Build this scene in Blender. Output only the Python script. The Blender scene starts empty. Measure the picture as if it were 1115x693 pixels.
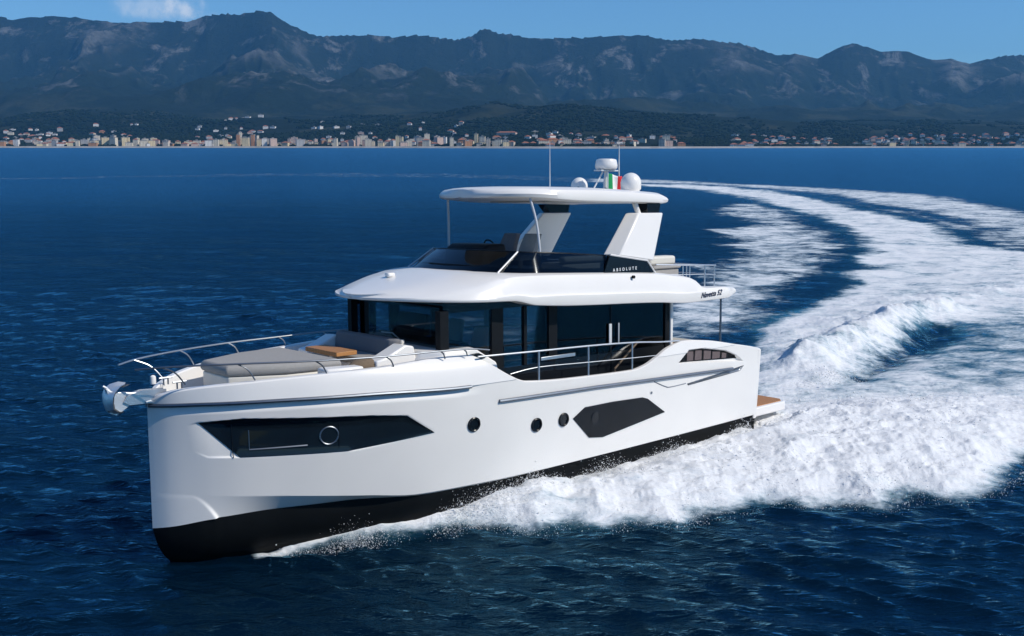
import bpy, math, random
import numpy as np
from mathutils import Matrix, Vector

random.seed(7)
rng = np.random.default_rng(7)
S = bpy.context.scene
COL = S.collection
rad = math.radians

# ------------------------------------------------------------------ camera, sky, sun, exposure
CAM_H, FPX, HORIZON = 7.18, 1100.0, 158.5
PITCH = math.atan((346.5 - HORIZON) / FPX)
cam = bpy.data.cameras.new('camera')
cam.sensor_width = 36.0
cam.lens = 36.0 * FPX / 1115.0
cam.clip_start = 0.2
cam.clip_end = 60000
cam_o = bpy.data.objects.new('camera', cam)
COL.objects.link(cam_o)
cam_o.location = (0, 0, CAM_H)
cam_o.rotation_euler = (rad(90) - PITCH, 0, 0)
S.camera = cam_o

SUN_EL, SUN_AZ = rad(43), rad(-17)            # azimuth measured from +X towards +Y: behind the camera, to the right
to_sun = Vector((math.cos(SUN_EL) * math.cos(SUN_AZ), math.cos(SUN_EL) * math.sin(SUN_AZ), math.sin(SUN_EL)))
world = bpy.data.worlds.new('World')
S.world = world
world.use_nodes = True
wn, wl = world.node_tree.nodes, world.node_tree.links
wn.clear()
w_out = wn.new('ShaderNodeOutputWorld')
w_bg = wn.new('ShaderNodeBackground')
w_bg.inputs['Strength'].default_value = 0.11
sky = wn.new('ShaderNodeTexSky')
sky.sky_type = 'NISHITA'
sky.sun_disc = False
sky.sun_elevation = SUN_EL
sky.sun_rotation = math.atan2(to_sun.x, to_sun.y)
sky.air_density = 1.0
sky.dust_density = 0.0
sky.ozone_density = 3.0
# two small fair-weather clouds above the left part of the ridge
geo = wn.new('ShaderNodeTexCoord')
hue = wn.new('ShaderNodeMix'); hue.data_type = 'RGBA'; hue.blend_type = 'MULTIPLY'
hue.inputs[0].default_value = 1.0
hue.inputs[7].default_value = (0.53, 0.83, 1.10, 1)
wl.new(sky.outputs[0], hue.inputs[6])
nz = wn.new('ShaderNodeTexNoise'); nz.inputs['Scale'].default_value = 45; nz.inputs['Detail'].default_value = 7
nz.inputs['Roughness'].default_value = 0.62
wl.new(geo.outputs['Generated'], nz.inputs['Vector'])
prev = hue.outputs[2]
for (px, py, wx, wy, amt) in ((215, 17, .016, .0105, .62), (172, 13, .026, .010, .34), (190, 23, .05, .006, .16)):
    v = Vector(((px - 557.5) / FPX, 1.0, (HORIZON - py) / FPX))
    v.normalize()
    sub = wn.new('ShaderNodeVectorMath'); sub.operation = 'SUBTRACT'; sub.inputs[1].default_value = v
    wl.new(geo.outputs['Generated'], sub.inputs[0])
    mul = wn.new('ShaderNodeVectorMath'); mul.operation = 'MULTIPLY'; mul.inputs[1].default_value = (1 / wx, 1 / wx, 1 / wy)
    wl.new(sub.outputs[0], mul.inputs[0])
    ln = wn.new('ShaderNodeVectorMath'); ln.operation = 'LENGTH'
    wl.new(mul.outputs[0], ln.inputs[0])
    ad = wn.new('ShaderNodeMath'); ad.operation = 'MULTIPLY_ADD'; ad.inputs[1].default_value = 2.6
    wl.new(nz.outputs[0], ad.inputs[0]); wl.new(ln.outputs['Value'], ad.inputs[2])
    mr = wn.new('ShaderNodeMapRange'); mr.interpolation_type = 'SMOOTHSTEP'
    mr.inputs[1].default_value = 2.45; mr.inputs[2].default_value = 1.35
    mr.inputs[3].default_value = 0; mr.inputs[4].default_value = amt
    wl.new(ad.outputs[0], mr.inputs[0])
    cm = wn.new('ShaderNodeMix'); cm.data_type = 'RGBA'
    cm.inputs[7].default_value = (9.0, 9.2, 9.6, 1)
    wl.new(mr.outputs[0], cm.inputs[0]); wl.new(prev, cm.inputs[6])
    prev = cm.outputs[2]
wl.new(prev, w_bg.inputs['Color'])
wl.new(w_bg.outputs[0], w_out.inputs[0])

sun = bpy.data.lights.new('sun', 'SUN')
sun.energy = 4.2
sun.angle = rad(0.5)
sun.color = (1.0, 0.935, 0.83)
sun_o = bpy.data.objects.new('sun', sun)
COL.objects.link(sun_o)
sun_o.rotation_euler = to_sun.to_track_quat('Z', 'Y').to_euler()
sun_o.location = (60, -60, 90)

S.view_settings.view_transform = 'Standard'
S.view_settings.look = 'None'
S.view_settings.exposure = 0.0
S.view_settings.gamma = 1.0
S.view_settings.use_curve_mapping = False
S.render.engine = 'CYCLES'
S.cycles.use_denoising = True
S.cycles.max_bounces = 8
S.cycles.diffuse_bounces = 6
S.cycles.transparent_max_bounces = 128
S.cycles.volume_bounces = 0
S.cycles.caustics_reflective = False
S.cycles.caustics_refractive = False
S.cycles.sample_clamp_indirect = 6

# ------------------------------------------------------------------ helpers: materials
def new_mat(name):
    m = bpy.data.materials.new(name)
    m.use_nodes = True
    return m, m.node_tree.nodes, m.node_tree.links, m.node_tree.nodes['Principled BSDF']

def simple(name, col, rough=0.5, metal=0.0, var=0.06, scale=6.0, coat=0.0, bump=0.0, bscale=60.0, spec=0.5):
    m, n, l, b = new_mat(name)
    b.inputs['Roughness'].default_value = rough
    b.inputs['Metallic'].default_value = metal
    b.inputs['Coat Weight'].default_value = coat
    b.inputs['Coat Roughness'].default_value = 0.06
    b.inputs['Specular IOR Level'].default_value = spec
    tc = n.new('ShaderNodeTexCoord')
    nt = n.new('ShaderNodeTexNoise')
    nt.inputs['Scale'].default_value = scale
    nt.inputs['Detail'].default_value = 5
    l.new(tc.outputs['Object'], nt.inputs['Vector'])
    mx = n.new('ShaderNodeMix'); mx.data_type = 'RGBA'
    mx.inputs[6].default_value = tuple(c * (1 - var) for c in col) + (1,)
    mx.inputs[7].default_value = tuple(min(1, c * (1 + var)) for c in col) + (1,)
    l.new(nt.outputs[0], mx.inputs[0])
    l.new(mx.outputs[2], b.inputs['Base Color'])
    if bump:
        n2 = n.new('ShaderNodeTexNoise'); n2.inputs['Scale'].default_value = bscale; n2.inputs['Detail'].default_value = 3
        l.new(tc.outputs['Object'], n2.inputs['Vector'])
        bp = n.new('ShaderNodeBump'); bp.inputs['Strength'].default_value = bump; bp.inputs['Distance'].default_value = 0.01
        l.new(n2.outputs[0], bp.inputs['Height']); l.new(bp.outputs[0], b.inputs['Normal'])
    return m

def glass_mat(name, tint, rough=0.02, refl=1.45):
    m, n, l, b = new_mat(name)
    n.remove(b)
    out = n['Material Output']
    tr = n.new('ShaderNodeBsdfTransparent'); tr.inputs[0].default_value = tint + (1,)
    gl = n.new('ShaderNodeBsdfGlossy'); gl.inputs['Roughness'].default_value = rough
    gl.inputs['Color'].default_value = (0.9, 0.95, 1, 1)
    fr = n.new('ShaderNodeFresnel'); fr.inputs[0].default_value = refl
    mx = n.new('ShaderNodeMixShader')
    l.new(fr.outputs[0], mx.inputs[0]); l.new(tr.outputs[0], mx.inputs[1]); l.new(gl.outputs[0], mx.inputs[2])
    l.new(mx.outputs[0], out.inputs[0])
    return m

M = {}
M['gelcoat'] = simple('white gelcoat', (0.82, 0.80, 0.765), 0.30, var=0.035, scale=1.3, coat=0.18)
M['gelcoat_matt'] = simple('white nonskid deck', (0.72, 0.71, 0.68), 0.6, var=0.04, scale=3, bump=.15, bscale=180)
M['antifoul'] = simple('black antifouling', (0.004, 0.005, 0.006), 0.6, var=0.3, scale=4, spec=.12)
M['black'] = simple('gloss black panel', (0.008, 0.010, 0.013), 0.12, var=0.2)
M['black_matt'] = simple('matt black', (0.008, 0.009, 0.011), 0.5, var=0.2, spec=.12)
M['galv'] = simple('brushed anchor steel', (0.66, 0.68, 0.70), 0.38, metal=.55, var=.1, scale=12)
M['hullglass'] = simple('dark hull glazing', (0.006, 0.009, 0.012), 0.06, var=0.3, scale=1.0)
M['graypanel'] = simple('charcoal frame', (0.007, 0.009, 0.012), 0.25, var=0.15, spec=.25)
M['steel'] = simple('polished steel', (0.58, 0.60, 0.62), 0.42, metal=1.0, var=0.08, scale=14)
M['rubsteel'] = simple('rub rail steel', (0.20, 0.22, 0.25), 0.42, metal=1.0, var=0.15, scale=9)
M['paintpole'] = simple('pale grey painted metal', (0.60, 0.62, 0.64), 0.3, var=0.05)
M['fabric'] = simple('grey outdoor fabric', (0.315, 0.305, 0.29), 0.9, var=0.1, scale=18, bump=.3, bscale=220)
M['fabric_shaded'] = simple('shaded grey fabric', (0.16, 0.16, 0.172), 0.9, var=0.1, scale=18, bump=.3, bscale=220)  # darker copy of the grey fabric, shade of the backrest put into its colour
M['beige'] = simple('beige upholstery', (0.48, 0.44, 0.37), 0.8, var=0.1, scale=16, bump=.2, bscale=160)
M['brown'] = simple('brown cushion fabric', (0.16, 0.115, 0.075), 0.9, var=0.2, scale=20, bump=.3, bscale=200)
M['mauve'] = simple('greyish cockpit upholstery', (.13, .10, .10), .85, var=.15, scale=20)
M['cream'] = simple('cream moulding', (0.66, 0.63, 0.56), 0.5, var=0.05)
M['ceiling'] = simple('grey headliner', (0.42, 0.42, 0.42), 0.7, var=0.05)
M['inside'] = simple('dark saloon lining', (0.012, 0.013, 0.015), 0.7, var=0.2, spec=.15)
M['text_white'] = simple('white lettering', (0.8, 0.8, 0.8), 0.4)
M['text_navy'] = simple('navy lettering', (0.02, 0.025, 0.06), 0.4)
M['glass'] = glass_mat('tinted saloon glass', (0.66, 0.70, 0.72))
M['smokedglass'] = glass_mat('smoked side glass', (0.26, 0.30, 0.33), refl=1.5)
M['darkglass'] = glass_mat('smoked windscreen', (0.20, 0.25, 0.30), refl=1.4)

def teak(name):
    m, n, l, b = new_mat(name)
    b.inputs['Roughness'].default_value = 0.55
    tc = n.new('ShaderNodeTexCoord')
    wv = n.new('ShaderNodeTexWave'); wv.wave_type = 'BANDS'; wv.bands_direction = 'Y'
    wv.inputs['Scale'].default_value = 5.5; wv.inputs['Distortion'].default_value = 0.3
    l.new(tc.outputs['Object'], wv.inputs['Vector'])
    nt = n.new('ShaderNodeTexNoise'); nt.inputs['Scale'].default_value = 30
    l.new(tc.outputs['Object'], nt.inputs['Vector'])
    mx = n.new('ShaderNodeMix'); mx.data_type = 'RGBA'
    mx.inputs[6].default_value = (0.40, 0.17, 0.05, 1); mx.inputs[7].default_value = (0.52, 0.25, 0.085, 1)
    l.new(nt.outputs[0], mx.inputs[0])
    cr = n.new('ShaderNodeMapRange'); cr.inputs[1].default_value = 0.03; cr.inputs[2].default_value = 0.10
    l.new(wv.outputs['Fac'], cr.inputs[0])
    m2 = n.new('ShaderNodeMix'); m2.data_type = 'RGBA'; m2.inputs[6].default_value = (0.05, 0.03, 0.02, 1)
    l.new(cr.outputs[0], m2.inputs[0]); l.new(mx.outputs[2], m2.inputs[7])
    l.new(m2.outputs[2], b.inputs['Base Color'])
    return m
M['teak'] = teak('teak planking')

# ------------------------------------------------------------------ helpers: meshes
def interp(x, xs, ys):
    """smooth monotone cubic interpolation"""
    xs = np.asarray(xs, float); ys = np.asarray(ys, float)
    h = np.diff(xs); d = np.diff(ys) / h
    m = np.zeros_like(ys)
    for i in range(1, len(xs) - 1):
        if d[i - 1] * d[i] > 0:
            w1 = 2 * h[i] + h[i - 1]; w2 = h[i] + 2 * h[i - 1]
            m[i] = (w1 + w2) / (w1 / d[i - 1] + w2 / d[i])
    m[0], m[-1] = d[0], d[-1]
    x = np.clip(x, xs[0], xs[-1])
    i = np.clip(np.searchsorted(xs, x, side='right') - 1, 0, len(h) - 1)
    t = (x - xs[i]) / h[i]
    return ((1 + 2 * t) * (1 - t) ** 2 * ys[i] + t * (1 - t) ** 2 * h[i] * m[i] + t * t * (3 - 2 * t) * ys[i + 1] + t * t * (t - 1) * h[i] * m[i + 1])

def sstep(a, b, x):
    t = np.clip((x - a) / (b - a), 0, 1)
    return t * t * (3 - 2 * t)

class MB:
    def __init__(s):
        s.v = []; s.f = []
    def add(s, vs, fs):
        o = len(s.v)
        s.v += [tuple(map(float, p)) for p in vs]
        s.f += [tuple(i + o for i in f) for f in fs]
        return s
    def box(s, x0, x1, y0, y1, z0, z1):
        return s.add([(x, y, z) for z in (z0, z1) for y in (y0, y1) for x in (x0, x1)],
                     [(0, 2, 3, 1), (4, 5, 7, 6), (0, 1, 5, 4), (2, 6, 7, 3), (0, 4, 6, 2), (1, 3, 7, 5)])
    def prism(s, poly, a0, a1, axis='z'):
        """polygon extruded along an axis; poly holds the two other coordinates in x,y,z order"""
        n = len(poly)
        def mk(p, a):
            return (p[0], p[1], a) if axis == 'z' else ((p[0], a, p[1]) if axis == 'y' else (a, p[0], p[1]))
        vs = [mk(p, a0) for p in poly] + [mk(p, a1) for p in poly]
        fs = [tuple(range(n))[::-1], tuple(range(n, 2 * n))] + [(i, (i + 1) % n, n + (i + 1) % n, n + i) for i in range(n)]
        return s.add(vs, fs)
    def tube(s, pts, r, n=8, smooth=0):
        pts = [Vector(p) for p in pts]
        if smooth:
            out = []
            for i in range(len(pts) - 1):
                p0 = pts[max(i - 1, 0)]; p1 = pts[i]; p2 = pts[i + 1]; p3 = pts[min(i + 2, len(pts) - 1)]
                for k in range(smooth):
                    t = k / smooth
                    out.append(0.5 * ((2 * p1) + (-p0 + p2) * t + (2 * p0 - 5 * p1 + 4 * p2 - p3) * t * t + (-p0 + 3 * p1 - 3 * p2 + p3) * t ** 3))
            out.append(pts[-1]); pts = out
        rs = r if isinstance(r, (list, tuple)) else [r] * len(pts)
        up = Vector((0, 0, 1)); vs = []; fs = []
        for i, p in enumerate(pts):
            d = (pts[min(i + 1, len(pts) - 1)] - pts[max(i - 1, 0)]).normalized()
            a = d.cross(up)
            if a.length < 0.05: a = d.cross(Vector((0, 1, 0)))
            a.normalize(); b = a.cross(d)
            for k in range(n):
                t = 2 * math.pi * k / n
                vs.append(p + rs[i] * (math.cos(t) * a + math.sin(t) * b))
        for i in range(len(pts) - 1):
            for k in range(n):
                fs.append((i * n + k, i * n + (k + 1) % n, (i + 1) * n + (k + 1) % n, (i + 1) * n + k))
        fs += [tuple(range(n))[::-1], tuple(range((len(pts) - 1) * n, len(pts) * n))]
        return s.add(vs, fs)
    def lathe(s, prof, c=(0, 0, 0), n=28):
        vs = []; fs = []
        for (r, z) in prof:
            for k in range(n):
                t = 2 * math.pi * k / n
                vs.append((c[0] + r * math.cos(t), c[1] + r * math.sin(t), c[2] + z))
        for i in range(len(prof) - 1):
            for k in range(n):
                fs.append((i * n + k, i * n + (k + 1) % n, (i + 1) * n + (k + 1) % n, (i + 1) * n + k))
        fs += [tuple(range(n))[::-1], tuple(range((len(prof) - 1) * n, len(prof) * n))]
        return s.add(vs, fs)
    def grid(s, P, close_u=False, flip=False):
        nu, nv = len(P), len(P[0])
        fs = []
        for i in range(nu if close_u else nu - 1):
            for j in range(nv - 1):
                a, b, c, d = i * nv + j, i * nv + j + 1, ((i + 1) % nu) * nv + j + 1, ((i + 1) % nu) * nv + j
                fs.append((a, b, c, d) if not flip else (d, c, b, a))
        return s.add([p for row in P for p in row], fs)
    def loft(s, rings):
        """closed rings of equal length, capped at both ends"""
        n = len(rings[0]); fs = []
        for i in range(len(rings) - 1):
            for k in range(n):
                fs.append((i * n + k, i * n + (k + 1) % n, (i + 1) * n + (k + 1) % n, (i + 1) * n + k))
        fs += [tuple(range(n))[::-1], tuple(range((len(rings) - 1) * n, len(rings) * n))]
        return s.add([p for r in rings for p in r], fs)
    def build(s, name, mat, parent=None, bevel=0.0, seg=2, sharp=35, subsurf=0, fix=True):
        me = bpy.data.meshes.new(name)
        me.from_pydata(s.v, [], s.f)
        if fix:
            import bmesh
            bm = bmesh.new(); bm.from_mesh(me)
            bmesh.ops.recalc_face_normals(bm, faces=bm.faces)
            bm.to_mesh(me); bm.free()
        me.polygons.foreach_set('use_smooth', [True] * len(me.polygons))
        me.set_sharp_from_angle(angle=rad(sharp))
        me.materials.append(mat)
        o = bpy.data.objects.new(name, me)
        COL.objects.link(o)
        if bevel:
            b = o.modifiers.new('bevel', 'BEVEL'); b.width = bevel; b.segments = seg; b.limit_method = 'ANGLE'; b.angle_limit = rad(30)
        if subsurf:
            m = o.modifiers.new('sub', 'SUBSURF'); m.levels = subsurf; m.render_levels = subsurf
        if parent: o.parent = parent
        return o

def tag(o, label=None, cat=None, group=None, kind=None):
    if label: o['label'] = label
    if cat: o['category'] = cat
    if group: o['group'] = group
    if kind: o['kind'] = kind
    return o

def np_mesh(name, V, F, mat, smooth=True, attrs=None):
    me = bpy.data.meshes.new(name)
    V = np.asarray(V, np.float32); F = np.asarray(F, np.int32)
    k = F.shape[1]
    me.vertices.add(len(V)); me.vertices.foreach_set('co', V.ravel())
    me.loops.add(F.size); me.loops.foreach_set('vertex_index', F.ravel())
    me.polygons.add(len(F))
    me.polygons.foreach_set('loop_start', np.arange(0, F.size, k, dtype=np.int32))
    me.polygons.foreach_set('loop_total', np.full(len(F), k, np.int32))
    me.polygons.foreach_set('use_smooth', np.full(len(F), smooth, bool))
    for an, av in (attrs or {}).items():
        a = me.attributes.new(an, 'FLOAT', 'POINT'); a.data.foreach_set('value', np.asarray(av, np.float32))
    me.update(calc_edges=True)
    me.materials.append(mat)
    o = bpy.data.objects.new(name, me)
    COL.objects.link(o)
    return o

_T = np.random.default_rng(11).random((8, 256, 256))
def vnoise(x, y, k=0):
    x = np.asarray(x, float); y = np.asarray(y, float)
    xi = np.floor(x).astype(int); yi = np.floor(y).astype(int)
    fx = x - xi; fy = y - yi
    fx = fx * fx * (3 - 2 * fx); fy = fy * fy * (3 - 2 * fy)
    t = _T[k % 8]
    a = t[xi & 255, yi & 255]; b = t[(xi + 1) & 255, yi & 255]; c = t[xi & 255, (yi + 1) & 255]; d = t[(xi + 1) & 255, (yi + 1) & 255]
    return (a * (1 - fx) + b * fx) * (1 - fy) + (c * (1 - fx) + d * fx) * fy
def fbm(x, y, o=5, k=0, g=0.5):
    s = 0; a = 1; t = 0
    for i in range(o):
        s = s + a * vnoise(x * 2 ** i + 17.3 * i, y * 2 ** i + 9.1 * i, k + i); t += a; a *= g
    return s / t
def ridged(x, y, o=5, k=0, g=0.5):
    s = 0; a = 1; t = 0
    for i in range(o):
        s = s + a * (1 - np.abs(2 * vnoise(x * 2 ** i + 13.7 * i, y * 2 ** i + 5.3 * i, k + i) - 1)); t += a; a *= g
    return s / t

def ground(px, py, z=0.0):
    """point of the sea (height z) seen at a photo pixel: used once to survey where things stand"""
    a = (px - 557.5) / FPX; b = (346.5 - py) / FPX
    d = np.array([a, math.cos(PITCH) + b * math.sin(PITCH), -math.sin(PITCH) + b * math.cos(PITCH)])
    t = (z - CAM_H) / d[2]
    return np.array([d[0] * t, d[1] * t])

# ------------------------------------------------------------------ yacht frame (x forward, y to port, z up)
TH, TRIM, HEEL = rad(41.8), rad(2.1), rad(2.8)
BOAT = Vector((4.75, 26.25, 0))
def rot_boat():
    ct, st, ch, sh = math.cos(TRIM), math.sin(TRIM), math.cos(HEEL), math.sin(HEEL)
    c, s = math.cos(TH), math.sin(TH)
    Ry = Matrix(((ct, 0, -st), (0, 1, 0), (st, 0, ct)))
    Rx = Matrix(((1, 0, 0), (0, ch, -sh), (0, sh, ch)))
    Rz = Matrix(((-c, s, 0), (-s, -c, 0), (0, 0, 1)))
    return Rz @ Ry @ Rx
RB = rot_boat()

# ------------------------------------------------------------------ the sea, its waves, the wake
def poly_w(px): return np.array([ground(*p) for p in px])
def sdf(poly, X, Y, margin=6.0):
    """signed distance to a polygon on the water (positive inside); far points get -margin"""
    out = np.full(X.shape, -float(margin))
    x0, y0 = poly.min(0) - margin; x1, y1 = poly.max(0) + margin
    m = (X > x0) & (X < x1) & (Y > y0) & (Y < y1)
    x, y = X[m], Y[m]
    d2 = np.full(x.shape, 1e12); ins = np.zeros(x.shape, bool)
    n = len(poly)
    for i in range(n):
        a, b = poly[i], poly[(i + 1) % n]
        e = b - a
        t = np.clip(((x - a[0]) * e[0] + (y - a[1]) * e[1]) / (e @ e + 1e-12), 0, 1)
        d2 = np.minimum(d2, (x - a[0] - t * e[0]) ** 2 + (y - a[1] - t * e[1]) ** 2)
        c = (a[1] > y) != (b[1] > y)
        with np.errstate(divide='ignore', invalid='ignore'):
            ins ^= c & (x < (b[0] - a[0]) * (y - a[1]) / (b[1] - a[1]) + a[0])
    d = np.sqrt(d2)
    out[m] = np.where(ins, d, -d)
    return out
def dline(pts, X, Y, far=12.0):
    P = poly_w(pts); out = np.full(X.shape, far)
    x0, y0 = P.min(0) - far; x1, y1 = P.max(0) + far
    m = (X > x0) & (X < x1) & (Y > y0) & (Y < y1)
    x, y = X[m], Y[m]; d2 = np.full(x.shape, far * far)
    for a, b in zip(P[:-1], P[1:]):
        e = b - a
        t = np.clip(((x - a[0]) * e[0] + (y - a[1]) * e[1]) / (e @ e), 0, 1)
        d2 = np.minimum(d2, (x - a[0] - t * e[0]) ** 2 + (y - a[1] - t * e[1]) ** 2)
    out[m] = np.sqrt(d2)
    return out

R_A = poly_w([(282, 606), (310, 585), (340, 562), (365, 544), (400, 524), (450, 506), (500, 494), (560, 494), (620, 480), (700, 464), (770, 450), (822, 440), (850, 440), (900, 436), (1000, 432), (1180, 425), (1180, 480), (1115, 508), (1086, 544), (1039, 554), (1000, 549), (964, 562), (920, 556), (880, 562), (848, 557), (800, 567), (776, 567), (740, 584), (700, 579), (660, 589), (620, 583), (590, 591), (560, 587), (520, 579), (490, 587), (450, 590), (420, 596), (380, 598), (335, 603)])
R_B = poly_w([(815, 460), (800, 405), (806, 372), (834, 352), (880, 338), (1000, 330), (1180, 290), (1180, 450), (850, 452)])
R_HOLE = poly_w([(905, 420), (928, 402), (955, 380), (985, 360), (1015, 350), (1045, 352), (1040, 366), (1010, 384), (975, 402), (945, 418)])
R_S = poly_w([(990, 352), (1060, 345), (1180, 330), (1180, 415), (1080, 420), (1000, 412), (960, 416)])
R_C = poly_w([(640, 199), (700, 200), (763, 201), (849, 208), (905, 218), (960, 232), (1016, 242), (1050, 254), (1075, 268), (1180, 282), (1180, 330), (1000, 348), (900, 380), (800, 405), (806, 374), (838, 352), (875, 338), (905, 322), (920, 299), (931, 280), (934, 264), (908, 245), (849, 228), (800, 215), (750, 207), (690, 203)])
R_C2 = poly_w([(640, 194), (763, 198), (849, 202), (923, 206.5), (998, 211), (1035, 215), (1180, 243), (1180, 268), (1100, 257), (1060, 243), (1016, 233), (960, 224), (905, 212), (849, 207), (763, 201), (640, 198)])
R_G = poly_w([(849, 206), (905, 214), (960, 226), (1016, 235), (1060, 245), (1180, 266), (1180, 284), (1075, 268), (1050, 254), (1016, 242), (960, 232), (905, 219)])
R_D = poly_w([(690, 392), (600, 395), (520, 382), (530, 352), (620, 340), (690, 334), (720, 328), (765, 300), (790, 264), (802, 240), (775, 229), (800, 222), (830, 222), (870, 233), (900, 250), (918, 268), (912, 285), (890, 292), (872, 310), (850, 325), (820, 345), (790, 374), (740, 392)])
R_T = poly_w([(764, 249), (800, 249), (832, 255), (830, 259), (795, 257)])
R_E = poly_w([(-60, 195), (150, 191), (300, 188.5), (480, 189), (600, 191), (700, 196), (700, 202), (600, 198), (480, 194), (300, 192), (150, 194), (-60, 198)])

def boat_xy(X, Y):
    c, s = math.cos(TH), math.sin(TH)
    dx, dy = X - BOAT.x, Y - BOAT.y
    return dx * -c + dy * -s, dx * s + dy * -c          # forward, port

def b_half(x):
    return interp(x, [0, 3, 6, 8, 9.5, 10.9, 12.1, 13.0, 13.5, 13.9, 14.2, 14.66], [2.1, 2.15, 2.18, 2.14, 1.95, 1.7, 1.4, 1.1, .85, .6, .4, 0])

def sea_fields(X, Y, r, dr):
    n1 = fbm(X * .35, Y * .35, 5, 1) - .5
    n2 = fbm(X * 1.3, Y * 1.3, 4, 3) - .5
    wob = n1 * 2.2 + n2 * .8
    wob_f = n1 * 6
    dA = sdf(R_A, X, Y, 4) + wob * .22 + .12 * (fbm(X * 3.1, Y * 3.1, 3, 4) - .5)
    soft = np.clip(r / 60, .25, 4)
    fx, py = boat_xy(X, Y)
    foam = np.zeros(X.shape)
    A = sstep(-.22, .62, dA)
    foam = np.maximum(foam, A * (.98 + .17 * sstep(.1, .8, dA)))
    dB = sdf(R_B, X, Y, 5) + wob * .6
    foam = np.maximum(foam, .90 * sstep(-.3, .8, dB))
    dS = sdf(R_S, X, Y, 5) + wob * .8
    foam = foam - .30 * sstep(-.5, 1.5, dS) * (1 - A)
    dH = sdf(R_HOLE, X, Y, 4) + wob * .5
    foam = foam - (.66 + .5 * n2) * sstep(-.6, .9, dH) * (1 - .9 * A)
    dC = sdf(R_C, X, Y, 14) + wob_f * .5
    foam = np.maximum(foam, (.90 + .45 * n1) * sstep(-.6 * soft, 1.6 * soft, dC))
    dC2 = sdf(R_C2, X, Y, 14) + wob_f * .5
    foam = np.maximum(foam, (.74 + .4 * n1) * sstep(-1.4 * soft, 1.5 * soft, dC2))
    foam = np.maximum(foam, (.50 + .6 * n1) * sstep(-1 * soft, 1.5 * soft, sdf(R_G, X, Y, 14) + wob_f * .5))
    dD = sdf(R_D, X, Y, 14) + wob_f * .8
    foam = np.maximum(foam, (.68 + .5 * n1) * sstep(-2, 3, dD))
    foam = np.maximum(foam, .8 * sstep(-.6, .6, sdf(R_T, X, Y, 5)))
    foam = np.maximum(foam, (.27 + .25 * n1) * sstep(-1, 5, sdf(R_E, X, Y, 14) + wob_f * .6))
    cb = dline([(288, 605), (340, 595), (400, 584)], X, Y)
    foam = np.maximum(foam, .95 * np.exp(-(cb / .22) ** 2))
    foam = np.clip(foam, 0, 1.15)
    # height of the wake
    grow = sstep(14.2, 10.2, fx) * (1 - .45 * sstep(-1, -8, fx))
    lump = ridged(X * .9, Y * .9, 4, 2)
    deckz = 1 - .78 * sstep(.7, .0, fx) * sstep(-4.6, -2.3, fx) * sstep(3.1, 2.1, np.abs(py))
    hb_ = np.where((fx > -.5) & (fx < 14.6), b_half(fx), 0)
    off = np.where((fx > -.5) & (fx < 14.6), py - hb_, 3)
    h = .60 * (1 - np.exp(-(np.maximum(dA, 0) / 1.0) ** 1.3)) * grow * (.62 + .5 * lump) * (1 - (1 - .36 - .95 * sstep(5.8, 9.0, fx)) * sstep(1.3, .1, off)) * sstep(-9.5, -2, fx) ** .35 * deckz
    inner = sstep(-.2, 2.2, np.maximum(dB, dC))
    c1 = dline([(850, 404), (892, 378), (938, 350), (985, 330), (1060, 320), (1180, 300)], X, Y)
    h += .20 * np.exp(-(c1 / 2.2) ** 2) * (.2 + 1.1 * lump) * inner
    c2 = dline([(872, 396), (915, 380), (950, 362), (990, 345), (1030, 338)], X, Y)
    h += .55 * np.exp(-(c2 / .8) ** 2) * (.5 + .8 * lump) * inner
    h -= .32 * sstep(-.8, 1.6, dH) * (1 - A)
    near = sstep(70, 25, r)
    wq = 1.5 * n1 + .5 * n2
    fa = -fx * math.cos(rad(28)) + py * math.sin(rad(28)) + wq; fb = fx * math.sin(rad(28)) + py * math.cos(rad(28)) + wq * .6
    h += foam ** 2 * near * (.13 * (ridged(fa * .75, fb * 2.0, 4, 5, .55) - .5) + .06 * (fbm(fa * 3.5, fb * 8, 3, 6) - .5))
    h += .25 * sstep(-1, 3, dC) * (fbm(X * .5, Y * .5, 3, 4) - .5) + .22 * sstep(-1, 3, dD) * (fbm(X * .4, Y * .4, 3, 2) - .5)
    aer = np.clip(.9 * sstep(-1.5 * soft, 2 * soft, dC) + .7 * sstep(-.35, .5, dA) + .75 * sstep(-1, 1, dB) + .3 * sstep(-2, 3, dD), 0, 1) * (1 - .7 * sstep(-.2, .7, dH))
    calm = 1 - .7 * np.clip(foam, 0, 1)
    return foam, aer, h, dA, grow, c1, calm

wr = np.random.default_rng(5)
WAVES = []
for lam in np.exp(np.linspace(math.log(.30), math.log(6.0), 76)):
    ang = rad(-105) + wr.normal(0, .45)
    ak = .062 * (1.0 if lam < .9 else (.48 if lam < 1.8 else .17))
    WAVES.append((2 * math.pi / lam, ang, ak * lam / (2 * math.pi), wr.random() * 6.28, lam))
for lam in (9, 14, 21, 33, 50):
    WAVES.append((2 * math.pi / lam, rad(-95) + wr.normal(0, .3), .010 * lam / 6.28, wr.random() * 6.28, lam))

def waves(X, Y, dr, dx):
    Z = np.zeros(X.shape); DX = np.zeros(X.shape); DY = np.zeros(X.shape)
    wx = X + 1.2 * (vnoise(X * .08, Y * .08, 1) - .5); wy = Y + 1.2 * (vnoise(X * .08 + 50, Y * .08, 2) - .5)
    gust = .55 + .9 * fbm(X * .02, Y * .05, 3, 7)
    for k, a, amp, ph, lam in WAVES:
        fade = 1 / (1 + (3.2 * dr / lam) ** 4)
        if lam < 6: fade = fade * gust
        p = k * (wx * math.cos(a) + wy * math.sin(a)) + ph
        sn, cs = np.sin(p), np.cos(p)
        Z += fade * amp * sn
        DX += fade * amp * .8 * cs * math.cos(a); DY += fade * amp * .8 * cs * math.sin(a)
    return Z, DX, DY

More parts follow.
